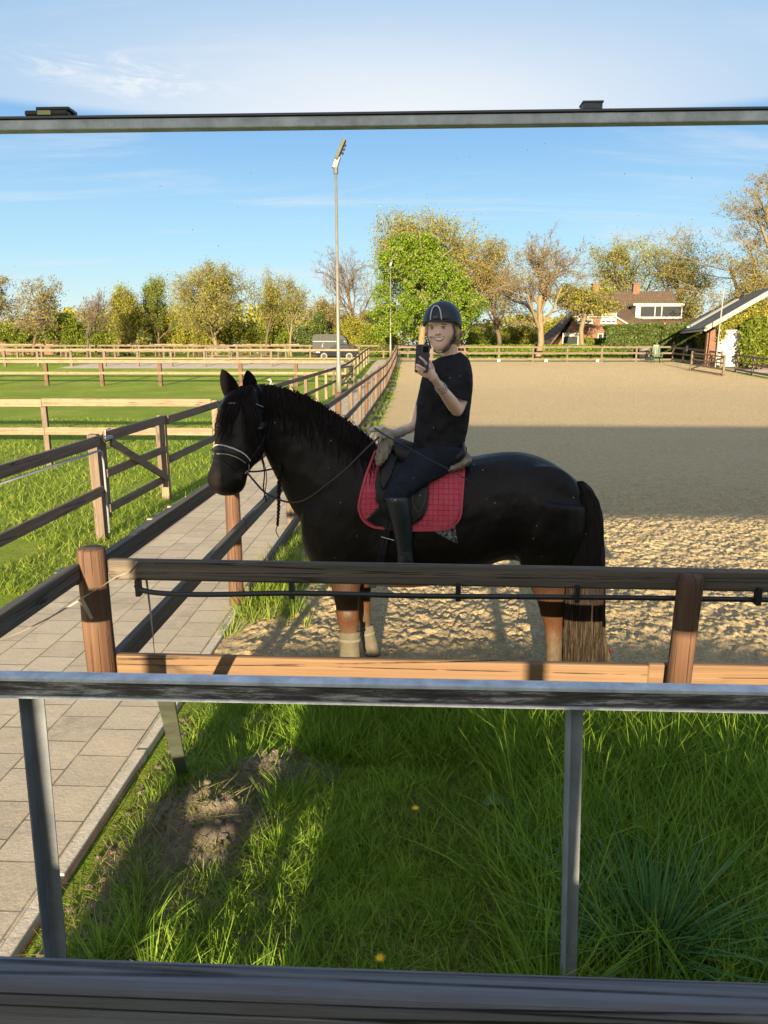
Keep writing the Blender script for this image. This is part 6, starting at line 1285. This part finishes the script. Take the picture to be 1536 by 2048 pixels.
# hair tied low behind the helmet, fair
hairm = simple('fair hair', (0.58, 0.44, 0.27), 0.55, 0, 0.35, 40); R_ = []
for k in range(170):
    x0 = rng.uniform(905, 922); pts = [P(x0 - 3, 650 + rng.uniform(-4, 8), 4.60 + rng.uniform(-.03, .06)), P(x0 + rng.uniform(-2, 3), 668 + rng.uniform(-5, 5), 4.62 + rng.uniform(-.04, .06)), P(x0 - 4 + rng.uniform(-3, 3), 684 + rng.uniform(-6, 4), 4.64), P(908 + rng.uniform(-6, 6), 692 + rng.uniform(-4, 10), 4.66)]; R_.append(pts)
for k in range(50): x0 = rng.uniform(910, 917); R_.append([P(x0, 650, 4.56), P(x0 + 2, 662, 4.56), P(x0 + 2, 676, 4.58), P(x0 + rng.uniform(-5, 3), 692 + rng.uniform(-3, 8), 4.62)])
for k in range(60): R_.append([P(855 + rng.uniform(-2, 2), 646, 4.56), P(853.5 + rng.uniform(-2, 1.5), 662, 4.55), P(854 + rng.uniform(-1.5, .5), 669, 4.575), P(855 + rng.uniform(-1, 1), 675 + rng.uniform(-3, 3), 4.60)])
strands('hair', R_[:220], hairm, 0.0022, parent=rider)['label'] = 'fair hair tied low behind the ear'; strands('hair', R_[220:], hairm, 0.0018, parent=rider)
for fx, fy, rr_ in ((872, 668.2, .0035), (881, 667.6, .0035)): dab('nostril', fx, fy + 1.2, rr_, (1, .4, .6), simple('nostril shade', (0.12, 0.05, 0.04), .8), 0)
# helmet
he = MB(); loft(he, [(856, 612, 904, 610, .05, YH), (853, 616, 910, 613, .085, YH), (849.5, 624, 917, 620, .112, YH), (848, 634, 920.5, 631, .124, YH), (847, 643, 922, 642, .130, YH), (847, 649, 922.5, 650, .131, YH), (849, 653, 922, 656, .128, YH)], n=28)
V = np.array([tuple(v) for v in he.V]); top_ = P(880, 606, YH)
h2 = MB(); 
def dome():
    c = P(884.5, 646, YH + .01); rx, ry, rz = 37.5 * 4.6 / 1450, .135, 41 * 4.6 / 1450; V = []; F = []; n = 40; s = 16
    for i in range(s + 1):
        t = math.pi / 2 * i / s * 1.10
        for k in range(n):
            a = 2 * math.pi * k / n; V.append(c + Vector((rx * math.sin(t) * math.cos(a), ry * math.sin(t) * math.sin(a), rz * math.cos(t) - (0.016 * max(0, math.cos(a)) * (t / 1.7) ** 4) + 0.034 * max(0, -math.sin(a)) ** 1.5 * (t / 1.7) ** 5)))
    for i in range(s):
        for k in range(n): k2 = (k + 1) % n; F.append((i * n + k, i * n + k2, (i + 1) * n + k2, (i + 1) * n + k))
    return V, F
V, F = dome(); hm = NT('matt helmet shell'); hv = hm.co('Object'); hm.set(hm.ramp(hm.noise(hv, 60, 3), [(0.3, (0.010, 0.012, 0.016)), (0.7, (0.018, 0.021, 0.028))]), 0.42, spec=0.4)
o = mesh_obj('riding_helmet', V, F, hm.m, rider, True); s_ = o.modifiers.new('s', 'SOLIDIFY'); s_.thickness = 0.003; s_.offset = 0
HTV = bvh(np.array([tuple(v) for v in V]), F)
m = MB(); c = P(884.5, 646, YH + .01); brim = []
def brimpt(a, out, dz): return c + Vector(((37.5 * 4.6 / 1450 + out) * math.cos(a), (.135 + out) * math.sin(a), 0.012 + dz))
V = []; F = []; A_ = np.linspace(math.pi * 1.05, math.pi * 1.70, 24)
for a in A_:
    f = math.sin((a - A_[0]) / (A_[-1] - A_[0]) * math.pi) ** 0.6
    V += [brimpt(a, -0.006, 0.010), brimpt(a, 0.022 * f, -0.004), brimpt(a, 0.022 * f, -0.009), brimpt(a, -0.006, 0.001)]
for i in range(len(A_) - 1):
    for k in range(4): F.append((i * 4 + k, i * 4 + (k + 1) % 4, i * 4 + 4 + (k + 1) % 4, i * 4 + 4 + k))
m.add(V, F); m.build('helmet_peak', hm.m, o, True)
M['badge'] = simple('silver trim', (0.42, 0.45, 0.48), 0.4)
arch = [(862, 640), (863, 628), (866, 618), (871, 613), (876, 614), (880, 620), (882, 630), (883, 639)]
strap('helmet_badge_rim', arch, 1.6, HTV, 0.004, M['badge'], rider, 0.003, w_m=.0034); strap('helmet_badge_rim', [(862, 640), (872, 640.5), (883, 638.5)], 1.6, HTV, 0.004, M['badge'], rider, 0.003, w_m=.0034)
m = MB()
for k in range(3):
    q = [hit(HTV, 868 + k * 2.8 + dx, 633 + dy, 0.006)[0] for dx, dy in ((0, 0), (0.5, 2.4), (1.1, .6), (1.7, 2.4), (2.2, 0))]; m.tube(q, 0.0011, 4)
m.build('badge_letters', M['white'], rider)
strap('chin_strap', [(905, 650), (908, 662), (904, 676), (895, 690), (884, 702)], 3, BT, 0.006, M['black'], rider, 0.003, w_m=.006); strap('chin_strap', [(917, 655), (913, 668), (907, 678), (902, 683)], 3, BT, 0.008, M['black'], rider, 0.003, w_m=.005)
m = MB(); cordpx(m, [(905, 684, 4.53), (897, 697, 4.52), (888, 704, 4.52), (876, 706, 4.525), (868, 702, 4.55)], 0.0045); m.build('chin_strap', M['black'], rider)
m = MB(); m.ball(tuple(P(907, 679, 4.52)), .010, sc3=(1, .5, 1.2)); m.build('strap_buckle', M['black'], rider, True)
m = MB(); cordpx(m, [(856, 655, 4.58), (857.5, 680, 4.575), (862, 697, 4.56)], 0.005); m.build('chin_strap', M['black'], rider)
m = MB(); cordpx(m, [(878, 717, 4.60), (884, 722, 4.585), (893, 722, 4.58)], 0.0012); m.build('necklace', M['silver'], rider)
# clothes
ts = MB()
loft(ts, [(880, 714, 922, 704, .065, 4.66), (868, 720, 932, 712, .105, 4.66), (858, 728, 940, 722, .15, 4.66), (849, 742, 944, 738, .175, 4.67), (841, 762, 946, 758, .175, 4.67), (836, 788, 944, 786, .165, 4.68), (834, 815, 941, 815, .160, 4.68), (832, 840, 938, 842, .160, 4.68), (829, 862, 934, 866, .165, 4.68), (826, 882, 930, 888, .175, 4.68), (822, 900, 926, 906, .185, 4.67), (824, 906, 922, 912, .175, 4.67)], n=30)
loft(ts, [(898, 722, 938, 728, .09, 4.60), (896, 742, 944, 748, .095, 4.55), (893, 764, 944, 774, .090, 4.50), (892, 782, 941, 796, .080, 4.46), (893, 788, 939, 803, .074, 4.445)], n=20)
loft(ts, [(848, 735, 885, 735, .07, 4.80), (842, 765, 870, 765, .07, 4.86), (836, 795, 862, 798, .065, 4.90), (832, 812, 856, 815, .06, 4.92)], n=16)
V, F = fuse(ts, 0.0095, 3)
n_ = fbm(V[:, 0] * 13 + V[:, 2] * 5, V[:, 2] * 7 - V[:, 0] * 4, 3, 50) - 0.5; n2_ = np.abs(fbm(V[:, 0] * 9 - V[:, 2] * 6, V[:, 2] * 11 + V[:, 0] * 8, 2, 91) - 0.5)
V[:, 1] += 0.060 * n_ - 0.055 * n2_; V[:, 0] += 0.018 * n_; mesh_obj('tshirt', V, F, M['tshirt'], rider, True)
br = MB()
loft(br, [(838, 880, 934, 892, .17, 4.66), (832, 892, 932, 912, .17, 4.63), (822, 902, 912, 934, .135, 4.58), (808, 920, 884, 954, .105, 4.53), (794, 942, 858, 966, .088, 4.48), (781, 962, 838, 978, .078, 4.45), (771, 982, 822, 990, .072, 4.43), (768, 1000, 818, 1002, .066, 4.43)], n=24)
loft(br, [(845, 890, 925, 900, .15, 4.75), (800, 915, 880, 945, .11, 4.92), (770, 960, 825, 975, .08, 5.02)], n=18)
V, F = fuse(br, 0.010, 3); n_ = fbm(V[:, 0] * 16 + V[:, 2] * 9, V[:, 2] * 8 - V[:, 0] * 6, 3, 12) - .5; V[:, 1] += .032 * n_; mesh_obj('breeches', V, F, M['breeches'], rider, True)
def riding_boot(side):
    m = MB(); dY = 0 if side == 0 else 0.66
    loft(m, [(767, 992, 818, 990, .068, 4.425 + dY), (769, 1002, 820, 1000, .070, 4.42 + dY), (775, 1022, 823, 1020, .068, 4.42 + dY), (781, 1045, 825, 1043, .062, 4.42 + dY), (787, 1070, 826, 1068, .055, 4.42 + dY), (792, 1095, 826, 1095, .048, 4.42 + dY), (794, 1120, 828, 1122, .044, 4.42 + dY), (792, 1138, 833, 1142, .046, 4.42 + dY), (788, 1150, 838, 1158, .046, 4.42 + dY)], n=20)
    loft(m, [(830, 1140, 838, 1162, .035, 4.42 + dY), (812, 1138, 818, 1166, .045, 4.42 + dY), (790, 1146, 794, 1170, .046, 4.41 + dY), (770, 1154, 772, 1172, .042, 4.40 + dY), (756, 1162, 757, 1172, .025, 4.40 + dY)], n=16)
    V, F = fuse(m, 0.009, 3); n_ = np.abs(fbm(V[:, 2] * 38 + V[:, 0] * 6, V[:, 0] * 7, 2, 19) - .5) * np.clip((float(P(0 + 800, 1075, 4.42).z) - V[:, 2]) / .1, 0, 1); V[:, 1] += 0.02 * n_
    b_ = mesh_obj('riding_boot', V, F, M['rubber'], rider, True)
    if side == 0:
        T_ = bvh(V, F); strap('boot_trim', [(769, 1000), (782, 992), (798, 991), (812, 998), (818, 1008)], 1.6, T_, .001, simple('boot piping', (.03, .04, .05), .4), b_, .002, w_m=.002); p_, _n = hit(T_, 791, 1001, .001); mm = MB(); mm.ball(tuple(p_), .007, sc3=(1, .5, 1)); mm.build('boot_stud', M['silver'], b_, True)
riding_boot(0); riding_boot(1)
# pale knitted glove on the rein hand
glv = MB(); glv.tube([P(806, 863, 4.815), P(796, 866, 4.77), P(788, 868, 4.72), P(780, 868, 4.665)], [.034, .033, .031, .030], 16); glv.tube([P(782, 868, 4.67), P(772, 867, 4.60), P(765, 868, 4.555)], [.031, .037, .030], 14)
for k in range(4): glv.tube([P(771 - k * 1.5, 861 + k * 4, 4.555), P(760 - k, 861 + k * 4, 4.522), P(755, 867 + k * 4, 4.522), P(761, 873 + k * 3.2, 4.532)], [.0125, .012, .0115, .011], 9)
glv.tube([P(774, 860, 4.57), P(764, 856, 4.53), P(755, 858, 4.52)], [.014, .013, .011], 9); glv.tube([P(770, 858, 4.63), P(752, 858, 4.62), P(738, 861, 4.60)], [.024, .020, .012], 10)
V, F = fuse(glv, .005, 2); gm = simple('pale knitted glove', (0.52, 0.49, 0.42), .9, 0, .25, 50, .6); mesh_obj('glove', V, F, gm, rider, True)
# bracelets
for k, (px, py, Yk) in enumerate(((878, 771, 4.155), (881, 775, 4.175), (883.5, 778, 4.195))):
    c = P(px, py, Yk); ax_ = (P(886, 782, 4.22) - P(872, 762, 4.12)).normalized(); s1 = ax_.cross(Vector((0, 1, 0))).normalized(); s2 = ax_.cross(s1); rr_ = .028 + .002 * k; m = MB()
    pts = [c + (s1 * math.cos(a) + s2 * math.sin(a)) * rr_ + ax_ * .004 * math.sin(2 * a) for a in np.linspace(0, 6.283, 23)]
    if k == 1:
        for p_ in pts: m.ball(tuple(p_), .0038, seg=7, rings=5)
    else: m.tube(pts, .0018, 6, cap=False)
    m.build('bracelet', M['silver'], rider)
m = MB(); m.ball(tuple(P(913, 677, 4.565)), .0045, seg=8, rings=6); m.build('earring', M['silver'], rider, True)
# phone: a flat slab with the lens square in its upper right corner
ph = empty('phone', 'dark blue phone held up with its lens square facing the mirror', 'phone', tuple(P(845, 717, PHY)))
k_ = PHY / 1450 / 1.0; pc = P(844.5, 717.5, PHY); W_, H_ = .0365, .0745; ph.rotation_euler = (0, 0, 0)
def slab(cx, cz, w_, h_, y0, y1, r, nm, mt, par=ph):
    pts = []
    for qx, qz, a0 in ((1, 1, 0), (-1, 1, 90), (-1, -1, 180), (1, -1, 270)):
        for i in range(6): a = R(a0 + 18 * i); pts.append((cx + qx * (w_ - r) + r * math.cos(a), cz + qz * (h_ - r) + r * math.sin(a)))
    n = len(pts); tl = 0.05; V = [(x + (z - pc.z) * tl, y, z) for y in (y0, y1) for x, z in pts]; m = MB(); m.add(V, [tuple(range(n)), tuple(range(n, 2 * n))[::-1]] + [((i + 1) % n, i, n + i, n + (i + 1) % n) for i in range(n)]); return m.build(nm, mt, par)
slab(pc.x, pc.z, W_, H_, pc.y, pc.y + .009, .010, 'case', simple('blue grey phone case', (0.028, 0.034, 0.060), .5)); slab(pc.x, pc.z, W_ + .0012, H_ + .0012, pc.y + .002, pc.y + .007, .0112, 'bumper', simple('pale case edge', (0.12, 0.14, 0.18), .4))
slab(pc.x + .0155, pc.z + .049, .0185, .0195, pc.y - .0035, pc.y - .0002, .007, 'lens_square', simple('pale lens rim', (0.16, 0.18, 0.22), .35)); slab(pc.x + .0155, pc.z + .049, .0165, .0175, pc.y - .0045, pc.y - .0037, .006, 'lens_plate', NT('lens plate').set((0.006, 0.006, 0.007), .12).m)
for dx, dz in ((-.007, .008), (-.007, -.008), (.007, 0)):
    m = MB(); m.tube([(pc.x + .0155 + dx, pc.y - .0075, pc.z + .049 + dz), (pc.x + .0155 + dx, pc.y - .0046, pc.z + .049 + dz)], .0062, 18); m.build('lens', NT('lens').set((0.012, 0.012, 0.016), .04).m, ph)
m = MB(); m.tube([Vector((pc.x - .002 + .019 * math.cos(a), pc.y - .0012, pc.z - .030 + .024 * math.sin(a))) for a in np.linspace(0, 6.283, 25)], .0016, 6, cap=False); m.build('ring_grip', simple('pale ring', (0.22, 0.16, 0.22), .4), ph)
m = MB(); cordpx(m, [(748, 856, 4.50), (775, 873, 4.47), (810, 891, 4.40), (850, 914, 4.36), (900, 940, 4.34), (930, 957, 4.35), (950, 970, 4.38)], .0030)
wh = empty('riding_whip', 'thin black riding whip slanting back across the rider\'s thigh', 'whip', tuple(P(775, 873, 4.47))); m.build('shaft', M['black'], wh); m = MB(); cordpx(m, [(748, 856, 4.50), (775, 873, 4.47), (782, 877, 4.46)], .0065); m.build('handle', M['black'], wh)
c = P(1225, 1281, 5.02); m = MB(); m.ball((c.x, 5.02, .045), .019, sc3=(1, 1, 1.3)); m.ball((c.x - .01, 5.02, .07), .010)
tag(m.build('red_scrap', simple('red plastic', (.35, .04, .03), .6)), 'small red plastic scrap lying on the sand behind the tail', 'scrap')
